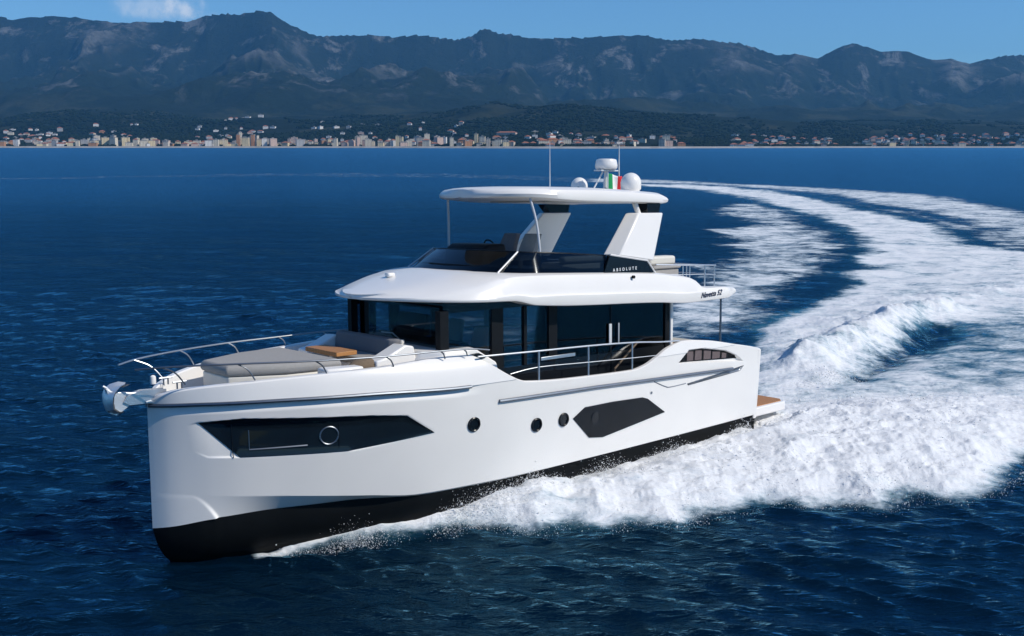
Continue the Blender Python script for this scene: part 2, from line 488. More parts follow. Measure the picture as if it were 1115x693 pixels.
az_f = np.arange(52, 128.01, .062)
az_c = np.concatenate([np.arange(-232, 52, 2.0)])
AZ = np.radians(np.concatenate([az_c, az_f]))
RR = list(np.arange(2.5, 12, .4)); r_ = 12.0
while r_ < 3600:
    RR.append(r_); r_ += max(.05, r_ * r_ / 7900)
RR += [4200, 6000, 9000, 13000]
RR = np.array(RR)
DR = np.gradient(RR)
Rg, Ag = np.meshgrid(RR, AZ, indexing='ij')
Dg = np.repeat(DR[:, None], len(AZ), 1)
fine = (np.degrees(AZ) >= 51.9)
Dg = np.where(fine[None, :], np.maximum(Dg, Rg * .0012), np.maximum(Dg, Rg * .035))
X = (Rg * np.cos(Ag)).ravel(); Y = (Rg * np.sin(Ag)).ravel(); Dl = Dg.ravel(); Rl = Rg.ravel()
foam, aer, wh, dA, grow, c1, calm = sea_fields(X, Y, Rl, Dl)
wz, wdx, wdy = waves(X, Y, Dl, Dl)
SEA_Z = wz * calm + wh
V = np.stack([X + wdx * calm, Y + wdy * calm, SEA_Z], 1)
V = np.vstack([V, [[0, 0, 0]]])
nr, na = Rg.shape
i, j = np.meshgrid(np.arange(nr - 1), np.arange(na - 1), indexing='ij')
a = (i * na + j).ravel()
F = np.stack([a, a + na, a + na + 1, a + 1], 1)

def sea_material():
    m, n, l, b = new_mat('sea water and foam')
    out = n['Material Output']
    ao = n.new('ShaderNodeAttribute'); ao.attribute_name = 'foam'
    ae = n.new('ShaderNodeAttribute'); ae.attribute_name = 'aerated'
    tc = n.new('ShaderNodeTexCoord')
    def noise(scale, detail, rough, sx=1.0, sy=1.0, dist=0.0, rz=0.0):
        mp = n.new('ShaderNodeMapping'); mp.vector_type = 'POINT'; mp.inputs['Scale'].default_value = (sx, sy, 1)
        if rz:
            m0 = n.new('ShaderNodeMapping'); m0.inputs['Rotation'].default_value = (0, 0, rz); l.new(tc.outputs['Object'], m0.inputs[0])
        t = n.new('ShaderNodeTexNoise'); t.inputs['Scale'].default_value = scale; t.inputs['Detail'].default_value = detail
        t.inputs['Roughness'].default_value = rough; t.inputs['Distortion'].default_value = dist
        l.new(m0.outputs[0] if rz else tc.outputs['Object'], mp.inputs[0]); l.new(mp.outputs[0], t.inputs['Vector'])
        return t.outputs[0]
    def math_(op, a, bb, c=None):
        q = n.new('ShaderNodeMath'); q.operation = op
        for k, v in enumerate((a, bb, c)):
            if v is None: continue
            if isinstance(v, (int, float)): q.inputs[k].default_value = v
            else: l.new(v, q.inputs[k])
        return q.outputs[0]
    nA = noise(.9, 9, .66, .75, 1.0, .6)
    nB = noise(.42, 7, .64, .6, 1.0, .8)
    nC = noise(3.6, 6, .62, .45, 1.25, .5, rad(-14))
    nD = noise(11, 5, .6, .55, 1.1, .4, rad(-14))
    nn = math_('ADD', math_('ADD', math_('ADD', math_('MULTIPLY', nA, .40), math_('MULTIPLY', nB, .24)), math_('MULTIPLY', nC, .22)), math_('MULTIPLY', nD, .14))
    cov = math_('SUBTRACT', math_('SUBTRACT', ao.outputs['Fac'], math_('MULTIPLY', math_('SUBTRACT', nn, .5), 3.4)), .42)
    gate = n.new('ShaderNodeMapRange'); gate.inputs[1].default_value = .03; gate.inputs[2].default_value = .16; gate.inputs[3].default_value = -1.0; gate.inputs[4].default_value = 0.0
    l.new(ao.outputs['Fac'], gate.inputs[0])
    cov = math_('ADD', cov, gate.outputs[0])
    mr = n.new('ShaderNodeMapRange'); mr.interpolation_type = 'SMOOTHSTEP'; mr.inputs[1].default_value = -.16; mr.inputs[2].default_value = .46
    l.new(cov, mr.inputs[0])
    # water: dark upwelling blue under a Fresnel reflection of the sky
    wc = n.new('ShaderNodeMix'); wc.data_type = 'RGBA'
    wc.inputs[6].default_value = (.0007, .0078, .0190, 1); wc.inputs[7].default_value = (.045, .20, .27, 1)
    sq = math_('MULTIPLY', math_('POWER', ae.outputs['Fac'], 2.0), .62)
    l.new(sq, wc.inputs[0])
    n.remove(b)
    b = n.new('ShaderNodeMixShader')
    df = n.new('ShaderNodeBsdfDiffuse'); l.new(wc.outputs[2], df.inputs[0])
    gs = n.new('ShaderNodeBsdfGlossy'); gs.inputs['Color'].default_value = (.29, .69, .92, 1); ra = n.new('ShaderNodeAttribute'); ra.attribute_name = 'unresolved'; l.new(ra.outputs['Fac'], gs.inputs['Roughness'])
    fr_ = n.new('ShaderNodeFresnel'); fr_.inputs[0].default_value = 1.34
    big = math_('ADD', math_('MULTIPLY', noise(1.15, 4, .55, .4, 1.0, .3), 2.2), math_('MULTIPLY', noise(.33, 4, .6, .35, 1.0, .3), 4.5))
    rip = math_('ADD', big, math_('ADD', math_('MULTIPLY', noise(5.2, 5, .6, .32, 1.0, .35), 1.0), math_('MULTIPLY', noise(15, 3, .5, .4, 1.0), .25)))
    bp = n.new('ShaderNodeBump'); bp.inputs['Strength'].default_value = .9; bp.inputs['Distance'].default_value = .085
    l.new(rip, bp.inputs['Height'])
    l.new(bp.outputs[0], gs.inputs['Normal']); l.new(bp.outputs[0], fr_.inputs['Normal'])
    l.new(fr_.outputs[0], b.inputs[0]); l.new(df.outputs[0], b.inputs[1]); l.new(gs.outputs[0], b.inputs[2])
    # foam
    f = n.new('ShaderNodeBsdfPrincipled')
    fc = n.new('ShaderNodeMix'); fc.data_type = 'RGBA'
    fc.inputs[6].default_value = (.36, .46, .52, 1); fc.inputs[7].default_value = (.76, .775, .79, 1)
    fr = n.new('ShaderNodeMapRange'); fr.inputs[1].default_value = 0.05; fr.inputs[2].default_value = .62
    l.new(cov, fr.inputs[0]); l.new(fr.outputs[0], fc.inputs[0])
    l.new(fc.outputs[2], f.inputs['Base Color'])
    f.inputs['Roughness'].default_value = .85; f.inputs['Specular IOR Level'].default_value = .15
    fb = n.new('ShaderNodeBump'); fb.inputs['Strength'].default_value = .8; fb.inputs['Distance'].default_value = .12
    l.new(math_('ADD', nA, math_('MULTIPLY', nC, .6)), fb.inputs['Height']); l.new(fb.outputs[0], f.inputs['Normal'])
    mx = n.new('ShaderNodeMixShader')
    l.new(mr.outputs[0], mx.inputs[0]); l.new(b.outputs[0], mx.inputs[1]); l.new(f.outputs[0], mx.inputs[2])
    l.new(mx.outputs[0], out.inputs[0])
    return m
M['sea'] = sea_material()
sea = np_mesh('sea', V, F, M['sea'], True, {'foam': np.append(foam, 0), 'aerated': np.append(aer, 0), 'unresolved': np.append(.07 + .15 * sstep(25, 190, Rl), .1)})
tag(sea, kind='structure')

# spray: drops and small clots of white water thrown up along the bow wave and behind the stern
def spray():
    onA = (dA > -.25) & (Rl < 60) & (grow > .02)
    edge = np.exp(-(dA / .45) ** 2)
    fxx, pyy = boat_xy(X, Y)
    hb = np.where((fxx > 0) & (fxx < 14.6), b_half(fxx), 0)
    rim = np.exp(-np.maximum(pyy - hb, 0) / .35) * (fxx > 0) * (pyy > hb - .1)
    wA = onA * (.006 + .006 * edge + .12 * rim) * np.clip((fbm(X * 1.1, Y * 1.1, 3, 2) - .36) * 4, .02, 1.5) * (.3 + grow)
    wC = (c1 < 2.5) * (Rl < 60) * np.exp(-(c1 / 1.3) ** 2) * .5
    wt = (wA + wC) * (pyy > hb - .15)
    wt = np.where((fxx > 0) & (fxx < 14.6) & (np.abs(pyy) < hb - .05), 0, wt)
    N = 20000
    g = np.random.default_rng(3)
    idx = g.choice(len(X), N, p=wt / wt.sum())
    fing = fbm(X[idx] * 1.1, Y[idx] * 1.1, 3, 2)
    fing = np.clip((fing - .38) * 3.2, 0, 1.3)
    sc = .015 + .09 * fing * grow[idx] + .22 * fing * np.exp(-(c1[idx] / 1.2) ** 2) + .02 * rim[idx] * fing
    hgt = g.exponential(1, N) * sc
    jit = g.normal(0, 1, (N, 2)) * (.04 + .25 * hgt)[:, None]
    rr = np.exp(g.normal(math.log(.0034), .5, N)).clip(.002, .022) * np.clip(Rl[idx] / 22, .8, 2)
    P = np.stack([X[idx] + jit[:, 0], Y[idx] + jit[:, 1], SEA_Z[idx] + hgt], 1)
    o = np.array([(1, 1, 1), (-1, -1, 1), (-1, 1, -1), (1, -1, -1)], float)
    of = np.array([(0, 1, 2), (0, 3, 1), (0, 2, 3), (1, 3, 2)])
    st = g.uniform(.7, 1.6, (N, 1, 3))
    VV = (P[:, None, :] + rr[:, None, None] * o[None] * st).reshape(-1, 3)
    FF = (of[None] + 4 * np.arange(N)[:, None, None]).reshape(-1, 3)
    m, n, l, b = new_mat('white spray')
    b.inputs['Base Color'].default_value = (.93, .94, .95, 1); b.inputs['Roughness'].default_value = .7
    b.inputs['Specular IOR Level'].default_value = .2
    tl = n.new('ShaderNodeBsdfTranslucent'); tl.inputs[0].default_value = (.93, .94, .95, 1)
    mx = n.new('ShaderNodeMixShader'); mx.inputs[0].default_value = .5
    l.new(b.outputs[0], mx.inputs[1]); l.new(tl.outputs[0], mx.inputs[2]); l.new(mx.outputs[0], n['Material Output'].inputs[0])
    s = np_mesh('spray', VV, FF, m, True)
    tag(s, kind='stuff')
spray()
def mist():
    """feathery layer of flying water: a stack of broken sheets standing over the bow wave and the stern crest"""
    keep = ((dA > -.25) & (grow > .01) | (c1 < 3.0)) & (Rl < 48) & (foam > .02)
    q = keep[F].all(1)
    ids = np.unique(F[q]); mp = np.full(len(X) + 1, -1); mp[ids] = np.arange(len(ids))
    FQ = mp[F[q]]
    x, y, z = X[ids] + (wdx * calm)[ids], Y[ids] + (wdy * calm)[ids], SEA_Z[ids]
    fxx, pyy = boat_xy(x, y)
    hb = np.where((fxx > -.3) & (fxx < 14.6), b_half(fxx), 0)
    off = np.where((fxx > -.3) & (fxx < 14.6), pyy - hb, 2)
    L = fbm(x * 1.2, y * 1.2, 4, 6)
    T = (.10 + .26 * np.clip((L - .35) * 3, 0, 1)) * (.25 + .75 * grow[ids]) * (.7 + (.1 + .6 * sstep(5, 9, fxx)) * np.exp(-(off / .45) ** 2))
    T = np.where(c1[ids] < 3, np.maximum(T, .45 * np.exp(-(c1[ids] / 1.5) ** 2) * np.clip((L - .3) * 3, .2, 1)), T)
    T = T * (1 - .85 * sstep(.6, 0, fxx) * sstep(-3.4, -2.3, fxx) * sstep(2.8, 2.1, np.abs(pyy)))
    ed = sstep(-.25, .25, np.maximum(dA[ids], 1.6 - c1[ids]))
    VV, FF, lv, dn = [], [], [], []
    n = len(ids); K = 5
    for k in range(1, K + 1):
        t = k / K; o = T * t
        VV.append(np.stack([x + o * .30, y - o * .55, z + o], 1)); FF.append(FQ + (k - 1) * n)
        lv.append(np.full(n, t)); dn.append(ed)
    m, nd, l, b = new_mat('flying spray')
    b.inputs['Base Color'].default_value = (.80, .815, .83, 1); b.inputs['Roughness'].default_value = .8; b.inputs['Specular IOR Level'].default_value = .1
    a1 = nd.new('ShaderNodeAttribute'); a1.attribute_name = 'level'
    a2 = nd.new('ShaderNodeAttribute'); a2.attribute_name = 'density'
    tc = nd.new('ShaderNodeTexCoord')
    ns = nd.new('ShaderNodeTexNoise'); ns.inputs['Scale'].default_value = 5.5; ns.inputs['Detail'].default_value = 7; ns.inputs['Roughness'].default_value = .68
    l.new(tc.outputs['Object'], ns.inputs['Vector'])
    th = nd.new('ShaderNodeMath'); th.operation = 'MULTIPLY_ADD'; th.inputs[1].default_value = .20; th.inputs[2].default_value = .385; l.new(a1.outputs['Fac'], th.inputs[0])
    df = nd.new('ShaderNodeMath'); df.operation = 'SUBTRACT'; l.new(ns.outputs[0], df.inputs[0]); l.new(th.outputs[0], df.inputs[1])
    mr = nd.new('ShaderNodeMapRange'); mr.interpolation_type = 'SMOOTHSTEP'; mr.inputs[1].default_value = 0; mr.inputs[2].default_value = .20; l.new(df.outputs[0], mr.inputs[0])
    al = nd.new('ShaderNodeMath'); al.operation = 'MULTIPLY'; l.new(mr.outputs[0], al.inputs[0]); l.new(a2.outputs['Fac'], al.inputs[1])
    tl = nd.new('ShaderNodeBsdfTranslucent'); tl.inputs[0].default_value = (.80, .815, .83, 1)
    mx = nd.new('ShaderNodeMixShader'); mx.inputs[0].default_value = .4; l.new(b.outputs[0], mx.inputs[1]); l.new(tl.outputs[0], mx.inputs[2])
    tr = nd.new('ShaderNodeBsdfTransparent')
    m2 = nd.new('ShaderNodeMixShader'); l.new(al.outputs[0], m2.inputs[0]); l.new(tr.outputs[0], m2.inputs[1]); l.new(mx.outputs[0], m2.inputs[2])
    l.new(m2.outputs[0], nd['Material Output'].inputs[0])
    s = np_mesh('spray_mist', np.vstack(VV), np.vstack(FF), m, True, {'level': np.concatenate(lv), 'density': np.concatenate(dn)})
    tag(s, kind='stuff')
mist()
# ------------------------------------------------------------------ far shore, hills, mountains, haze
SKY_PX = [(-400, 40), (-250, 52), (-120, 30), (-50, 34), (0, 27), (11, 24), (32, 28), (75, 24), (109, 27), (135, 31), (172, 31), (201, 30), (224, 29), (235, 24), (255, 23), (267, 24), (284, 20.5), (296, 19.5), (305, 21.5), (317, 30), (340, 41), (357, 45), (386, 44.5), (415, 43.6), (432, 46.5), (455, 44), (487, 47), (498, 49), (516, 45), (524, 39), (532, 38), (542, 42.5), (553, 43), (575, 47), (600, 48), (645, 46), (690, 44), (726, 49), (756, 48), (796, 52), (818, 58), (836, 65), (856, 63), (881, 68), (907, 54), (922, 53), (947, 61), (977, 61), (1002, 70), (1022, 68), (1042, 73), (1077, 65), (1097, 64), (1115, 67), (1180, 60), (1280, 75), (1400, 66), (1600, 80)]
sk = np.array(SKY_PX, float)
t_off = np.tan(np.radians(np.linspace(-40, 40, 1500)))
PXC = 557.5 + FPX * t_off
SKYL = np.interp(PXC, sk[:, 0], sk[:, 1]) + 2.2 * (fbm(PXC * .06, PXC * 0 + 3, 4, 3) - .5)
ELEV = (HORIZON - SKYL) / FPX                         # tangent of the ridge over the horizon, seen along +Y
def shore_d(px): return 3050 - 700 * np.exp(-((px - 640) / 190) ** 2) + 60 * (fbm(px * .02, px * 0, 3, 2) - .5)
ROWS = np.concatenate([np.linspace(0, 260, 22), np.linspace(280, 2200, 90), np.linspace(2225, 7800, 190)])
PX2, U2 = np.meshgrid(PXC, ROWS, indexing='xy')       # rows x columns
Yw = shore_d(PX2) + U2
Xw = (PX2 - 557.5) / FPX * Yw
def foot(Xx, Yy, u, px):
    base = 2.5 + 22 * sstep(60, 500, u) + 95 * sstep(250, 1700, u) + 40 * sstep(1500, 2600, u)
    n = fbm(Xx / 620, Yy / 520, 5, 1) - .45
    amp = 130 * sstep(120, 1300, u) * (1 - .4 * sstep(800, 1000, px) )
    low = 1 - .25 * sstep(600, 760, px)
    return np.maximum(base * low + n * amp, 2.5 + .01 * u)
fz = foot(Xw, Yw, U2, PX2)
ridge_y = 8300 + 900 * (fbm(PXC * .006, PXC * 0 + 8, 2, 6) - .5)
s = (Yw - 5100) / (ridge_y[None, :] - 5100)
wrp = fbm(Xw / 1100, Yw / 1100, 4, 3)
sp = ridged(Xw / 1250 + 1.1 * wrp, Yw / 2300 + .8 * wrp, 4, 4, .42)
sp2 = ridged(Xw / 420 + 1.3 * wrp, Yw / 620 + .6, 4, 1, .5)
gl = ridged(Xw / 330, Yw / 900, 4, 2, .55)
sc = np.clip(s, 0, 1)
body = sc ** 1.05 * (1 - 1.25 * (1 - sp) * np.clip(4 * sc * (1 - sc), 0, 1) ** .6 * (.35 + .65 * sstep(1.02, .75, s))) + .22 * (sp2 - .6) * np.clip(4 * sc * (1.06 - sc), 0, 1)
back = np.clip(1 - (s - 1) * 1.2, .2, 1)
prof = np.where(s > 1, back, np.maximum(body, 0))
ridge_z = ELEV * ridge_y
mz = prof * ridge_z[None, :]
Zt = np.maximum(fz, 0) * (1 - .9 * sstep(.25, .8, s)) + mz
# keep the skyline where it is: scale the mountain part of each column
for _ in range(3):
    ang = ((Zt - CAM_H) / Yw).max(0)
    ker = np.exp(-np.linspace(-2.2, 2.2, 61) ** 2); ker /= ker.sum()
    k = np.convolve(np.pad(ELEV / ang, 30, mode='edge'), ker, mode='valid')
    mz = mz * (1 + (k[None, :] - 1) * sstep(0.05, .5, s))
    Zt = np.maximum(fz, 0) * (1 - .9 * sstep(.25, .8, s)) + mz
nr, nc = Zt.shape
i, j = np.meshgrid(np.arange(nr - 1), np.arange(nc - 1), indexing='ij')
a = (i * nc + j).ravel()
Ft = np.stack([a, a + 1, a + nc + 1, a + nc], 1)
def land_material():
    m, n, l, b = new_mat('wooded mountain ground')
    b.inputs['Roughness'].default_value = .95; b.inputs['Specular IOR Level'].default_value = .1
    tc = n.new('ShaderNodeTexCoord'); sx = n.new('ShaderNodeSeparateXYZ'); l.new(tc.outputs['Object'], sx.inputs[0])
    ge = n.new('ShaderNodeNewGeometry'); sn = n.new('ShaderNodeSeparateXYZ'); l.new(ge.outputs['Normal'], sn.inputs[0])
    def noise(scale, detail, rough, sc=(1, 1, 1), dist=0):
        mp = n.new('ShaderNodeMapping'); mp.inputs['Scale'].default_value = sc
        t = n.new('ShaderNodeTexNoise'); t.inputs['Scale'].default_value = scale; t.inputs['Detail'].default_value = detail; t.inputs['Roughness'].default_value = rough; t.inputs['Distortion'].default_value = dist
        l.new(tc.outputs['Object'], mp.inputs[0]); l.new(mp.outputs[0], t.inputs['Vector']); return t.outputs[0]
    def rng_(v, a, c, lo=0., hi=1.):
        r = n.new('ShaderNodeMapRange'); r.interpolation_type = 'SMOOTHSTEP'; r.inputs[1].default_value = a; r.inputs[2].default_value = c; r.inputs[3].default_value = lo; r.inputs[4].default_value = hi
        l.new(v, r.inputs[0]); return r.outputs[0]
    def mul(a, c):
        q = n.new('ShaderNodeMath'); q.operation = 'MULTIPLY'; l.new(a, q.inputs[0])
        if isinstance(c, float): q.inputs[1].default_value = c
        else: l.new(c, q.inputs[1])
        return q.outputs[0]
    def mix(f, a, c):
        q = n.new('ShaderNodeMix'); q.data_type = 'RGBA'
        l.new(f, q.inputs[0])
        for k, v in ((6, a), (7, c)):
            if isinstance(v, tuple): q.inputs[k].default_value = v + (1,)
            else: l.new(v, q.inputs[k])
        return q.outputs[2]
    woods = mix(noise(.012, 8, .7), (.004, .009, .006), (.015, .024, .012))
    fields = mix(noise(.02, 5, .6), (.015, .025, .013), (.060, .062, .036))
    fmask = mul(rng_(noise(.0026, 6, .62), .50, .60), rng_(sx.outputs[2], 330., 170.))
    col = mix(mul(fmask, .75), woods, fields)
    scrub = mix(noise(.01, 7, .7), (.006, .012, .010), (.015, .022, .018))
    col = mix(rng_(sx.outputs[2], 330., 800.), col, scrub)
    rock = mix(noise(.02, 6, .7), (.06, .064, .066), (.27, .27, .265))
    ba = n.new('ShaderNodeAttribute'); ba.attribute_name = 'bare'
    rk = rng_(noise(.0032, 9, .72, (1.2, .8, 1.2), .5), .53, .66)
    ad = n.new('ShaderNodeMath'); ad.operation = 'MAXIMUM'; l.new(rk, ad.inputs[0]); l.new(mul(ba.outputs['Fac'], rng_(noise(.008, 7, .7), .36, .58)), ad.inputs[1])
    rmask = mul(ad.outputs[0], rng_(sx.outputs[2], 180., 480.)) if True else mul(rng_(noise(.0032, 9, .72, (1.6, .7, 1.2), .5), .525, .64), rng_(sx.outputs[2], 180., 520.))
    col = mix(mul(rmask, .85), col, rock)
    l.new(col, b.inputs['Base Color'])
    bp = n.new('ShaderNodeBump'); bp.inputs['Strength'].default_value = 1.0; bp.inputs['Distance'].default_value = 30
    l.new(noise(.014, 9, .72), bp.inputs['Height']); l.new(bp.outputs[0], b.inputs['Normal'])
    return m
crest = sstep(.80, .93, sp) * sstep(.15, .45, s) * .8 + sstep(.83, .96, sp2) * sstep(.3, .6, s) * .55
hills = np_mesh('hills', np.stack([Xw.ravel(), Yw.ravel(), Zt.ravel()], 1), Ft, land_material(), True, {'bare': crest.ravel()})
tag(hills, kind='structure')
def terr(px, u):
    c = np.clip(np.interp(px, PXC, np.arange(nc)), 0, nc - 1.001); r = np.clip(np.interp(u, ROWS, np.arange(nr)), 0, nr - 1.001)
    c0, r0 = int(c), int(r); fc, fr = c - c0, r - r0
    q = (Zt[r0, c0] * (1 - fc) + Zt[r0, c0 + 1] * fc) * (1 - fr) + (Zt[r0 + 1, c0] * (1 - fc) + Zt[r0 + 1, c0 + 1] * fc) * fr
    y = float(shore_d(np.array(px, float))) + u
    return (px - 557.5) / FPX * y, y, float(q)
# beach and breakwater strip along the water
G = []
bp_ = PXC[::3]
for u, z in ((-14, -.3), (-6, 1.6), (6, 3.2), (26, 4.6), (40, 3.0)):
    uu = u + 10 * (fbm(bp_ * .25, bp_ * 0 + 2, 3, 5) - .5)
    y = shore_d(bp_) + uu
    G.append(list(zip((bp_ - 557.5) / FPX * y, y, np.full(len(bp_), z))))
mb = MB(); mb.grid(G)
tag(mb.build('beach', simple('pale shingle', (.30, .29, .27), .9, var=.5, scale=.03)), kind='structure')

# the town: every house its own object; the shapes are shared
def wall_mat(name, col):
    m, n, l, b = new_mat(name)
    b.inputs['Roughness'].default_value = .85; b.inputs['Specular IOR Level'].default_value = .2
    tc = n.new('ShaderNodeTexCoord'); sx = n.new('ShaderNodeSeparateXYZ'); l.new(tc.outputs['Object'], sx.inputs[0])
    def band(src, period, lo, hi):
        q = n.new('ShaderNodeMath'); q.operation = 'DIVIDE'; q.inputs[1].default_value = period; l.new(src, q.inputs[0])
        f = n.new('ShaderNodeMath'); f.operation = 'FRACT'; l.new(q.outputs[0], f.inputs[0])
        g = n.new('ShaderNodeMath'); g.operation = 'GREATER_THAN'; g.inputs[1].default_value = lo; l.new(f.outputs[0], g.inputs[0])
        h = n.new('ShaderNodeMath'); h.operation = 'LESS_THAN'; h.inputs[1].default_value = hi; l.new(f.outputs[0], h.inputs[0])
        k = n.new('ShaderNodeMath'); k.operation = 'MULTIPLY'; l.new(g.outputs[0], k.inputs[0]); l.new(h.outputs[0], k.inputs[1]); return k.outputs[0]
    ax = n.new('ShaderNodeMath'); ax.operation = 'ADD'; l.new(sx.outputs[0], ax.inputs[0]); l.new(sx.outputs[1], ax.inputs[1])
    k = n.new('ShaderNodeMath'); k.operation = 'MULTIPLY'; l.new(band(ax.outputs[0], 4.2, .3, .68), k.inputs[0]); l.new(band(sx.outputs[2], 3.3, .3, .75), k.inputs[1])
    mx = n.new('ShaderNodeMix'); mx.data_type = 'RGBA'; mx.inputs[6].default_value = col + (1,); mx.inputs[7].default_value = (.05, .055, .06, 1)
    l.new(k.outputs[0], mx.inputs[0]); l.new(mx.outputs[2], b.inputs['Base Color'])
    return m
WALLS = {'white': (.80, .78, .75), 'cream': (.76, .68, .54), 'pale yellow': (.74, .62, .40), 'pink': (.68, .50, .42), 'beige': (.62, .55, .46), 'grey': (.46, .46, .46), 'orange': (.52, .27, .14)}
WM = {k: wall_mat(k + ' plaster', v) for k, v in WALLS.items()}
ROOF_T = simple('terracotta tiles', (.30, .12, .07), .9, var=.25, scale=.3)
ROOF_G = simple('grey flat roof', (.30, .29, .28), .9, var=.2, scale=.2)
PROTO = {}
def house_mesh(kind, colour, w, d, h):
    key = (kind, colour, w, d, h)
    if key in PROTO: return PROTO[key]
    mb = MB(); mb.box(-w / 2, w / 2, -d / 2, d / 2, -9, h)
    nb = len(mb.f)
    if kind == 'flat':
        mb.box(-w / 2 - .4, w / 2 + .4, -d / 2 - .4, d / 2 + .4, h + .01, h + .9)
        mb.box(-w * .2, w * .12, -d * .2, d * .2, h + .91, h + 3.2)
    else:
        e = .7; rh = min(w, d) * .26; rl = max(w - d, w * .2) / 2
        mb.add([(-w / 2 - e, -d / 2 - e, h + .01), (w / 2 + e, -d / 2 - e, h + .01), (w / 2 + e, d / 2 + e, h + .01), (-w / 2 - e, d / 2 + e, h + .01), (-rl, 0, h + rh), (rl, 0, h + rh)],
               [(3, 2, 1, 0), (0, 1, 5, 4), (1, 2, 5), (2, 3, 4, 5), (3, 0, 4)])
    me = bpy.data.meshes.new('house')
    me.from_pydata(mb.v, [], mb.f)
    me.materials.append(WM[colour]); me.materials.append(ROOF_T if kind == 'tiled' else ROOF_G)
    for p in me.polygons: p.material_index = 1 if p.index >= nb else 0
    PROTO[key] = me
    return me
ZONES = [(90, 'at far left of bay'), (170, 'left of the highest peak'), (260, 'left under the highest peak'), (350, 'below the highest peak'), (450, 'below the flat ridge saddle'),
         (560, 'below the small ridge knob'), (640, 'beside the whip antenna'), (740, 'behind the radar and domes'), (850, 'right of the white hardtop'), (980, 'below the right hand summit'), (1400, 'at far right of bay')]
hr = np.random.default_rng(21)
def zone(px): return next(t for lim, t in ZONES if px < lim)
PLACED = []
def house(px, u, kind, colour, w, d, h, row):
    for (a_, b_, c_) in PLACED:
        if abs(px - a_) * 2.9 < (w + c_) * .44 and abs(u - b_) < 20: return False
    PLACED.append((px, u, w))
    x, y, z = terr(px, u)
    SPECS.append((w * h / (y * y), px, u, x, y, z, kind, colour, w, d, h, row, float(hr.normal(0, .22)) - math.atan2(x, y) * .6))
    return True
SPECS = []
def build_town():
    """the largest in view as objects of their own, past 300 of a kind the smallest as one mass"""
    n = {'apartment_block': 0, 'house': 0}
    left = MB(); mats = []
    for _, px, u, x, y, z, kind, colour, w, d, h, row, rz in sorted(SPECS, key=lambda q: -q[0]):
        name = 'apartment_block' if h > 14 else 'house'
        n[name] += 1
        me = house_mesh(kind, colour, w, d, h)
        if n[name] > 296:
            Rz = Matrix.Translation((x, y, z)) @ Matrix.Rotation(rz, 4, 'Z')
            left.add([Rz @ v.co for v in me.vertices], [tuple(q.vertices) for q in me.polygons])
            mats += [2 if (q.material_index and kind == 'tiled') else (1 if q.material_index else 0) for q in me.polygons]
            continue
        tall = 'tall' if h > 26 else ('long low' if w > 34 and h < 14 else ('medium' if h > 14 else 'small'))
        what = 'apartment block' if h > 14 else ('hotel building' if w > 34 else 'house')
        o = bpy.data.objects.new(name, me)
        COL.objects.link(o); o.location = (x, y, z); o.rotation_euler = (0, 0, rz)
        roof = 'red tiled roof' if kind == 'tiled' else 'flat roof'
        tag(o, '%s %s %s, %s, %s %s' % (tall, colour, what, roof, row, zone(px)), 'building', 'buildings of the town along the far shore')
    if mats:
        o = left.build('distant_houses', WM['white'], fix=False)
        o.data.materials.append(ROOF_G); o.data.materials.append(ROOF_T)
        o.data.polygons.foreach_set('material_index', mats)
        tag(o, kind='stuff')
def pick(p): 
    k = list(p); v = np.array([p[q] for q in k], float); return k[hr.choice(len(k), p=v / v.sum())]
SEASIDE = {'white': 2, 'cream': 5, 'pale yellow': 3, 'pink': 2.2, 'beige': 3, 'grey': 1, 'orange': 1}
VILLA = {'white': 6, 'cream': 3, 'pink': 2, 'beige': 2, 'grey': 1.2, 'orange': .6}
def strip(p0, p1, n, u0, u1, h0, h1, w0, w1, row, cols, tiled=.35):
    c = 0; tries = 0
    while c < n and tries < n * 12:
        tries += 1
        w = float(round(hr.uniform(w0, w1) / 5) * 5); h = float(round((h0 * .75 + (h1 - h0 * .75) * hr.random() ** 1.7) / 3) * 3)
        if house(float(hr.uniform(p0, p1)), float(hr.uniform(u0, u1)), 'tiled' if hr.random() < tiled and h < 22 else 'flat', pick(cols), max(w, 10.), 14.0, max(h, 6.), row): c += 1
ON = 'on waterfront'; HI = 'on hillside'
for p0, p1, n, h0, h1 in ((-30, 26, 10, 12, 26), (50, 84, 7, 12, 18), (84, 165, 20, 14, 28), (166, 262, 24, 10, 22), (262, 282, 6, 28, 40), (282, 345, 17, 12, 26), (345, 425, 22, 12, 28), (425, 470, 12, 14, 30), (470, 560, 18, 10, 27), (590, 650, 10, 8, 18), (650, 690, 8, 8, 20), (712, 728, 2, 18, 26), (800, 848, 8, 7, 11), (850, 905, 7, 7, 16), (925, 1000, 14, 7, 15), (1000, 1150, 16, 7, 14)):
    strip(p0, p1, int(n * 1.05), 35, 150, h0, h1, 10, 24, ON, SEASIDE)
    strip(p0, p1, int(n * .55), 150, 300, h0, h1, 10, 24, 'second row', SEASIDE)
for p0, p1, n, u0, u1, w1 in ((-20, 76, 30, 250, 900, 22), (940, 1115, 18, 250, 800, 22), (104, 160, 7, 500, 1000, 20), (215, 302, 16, 500, 1200, 22), (340, 430, 10, 400, 1100, 20), (440, 535, 10, 250, 1000, 20), (540, 660, 16, 180, 700, 24), (655, 740, 10, 180, 600, 20), (790, 905, 26, 160, 700, 22), (925, 1060, 30, 150, 700, 22), (1050, 1160, 20, 150, 800, 24)):
    strip(p0, p1, int(n * 1.5), u0 * .7, u1 * 1.1, 6, 12, 10, w1, HI, VILLA, .5)
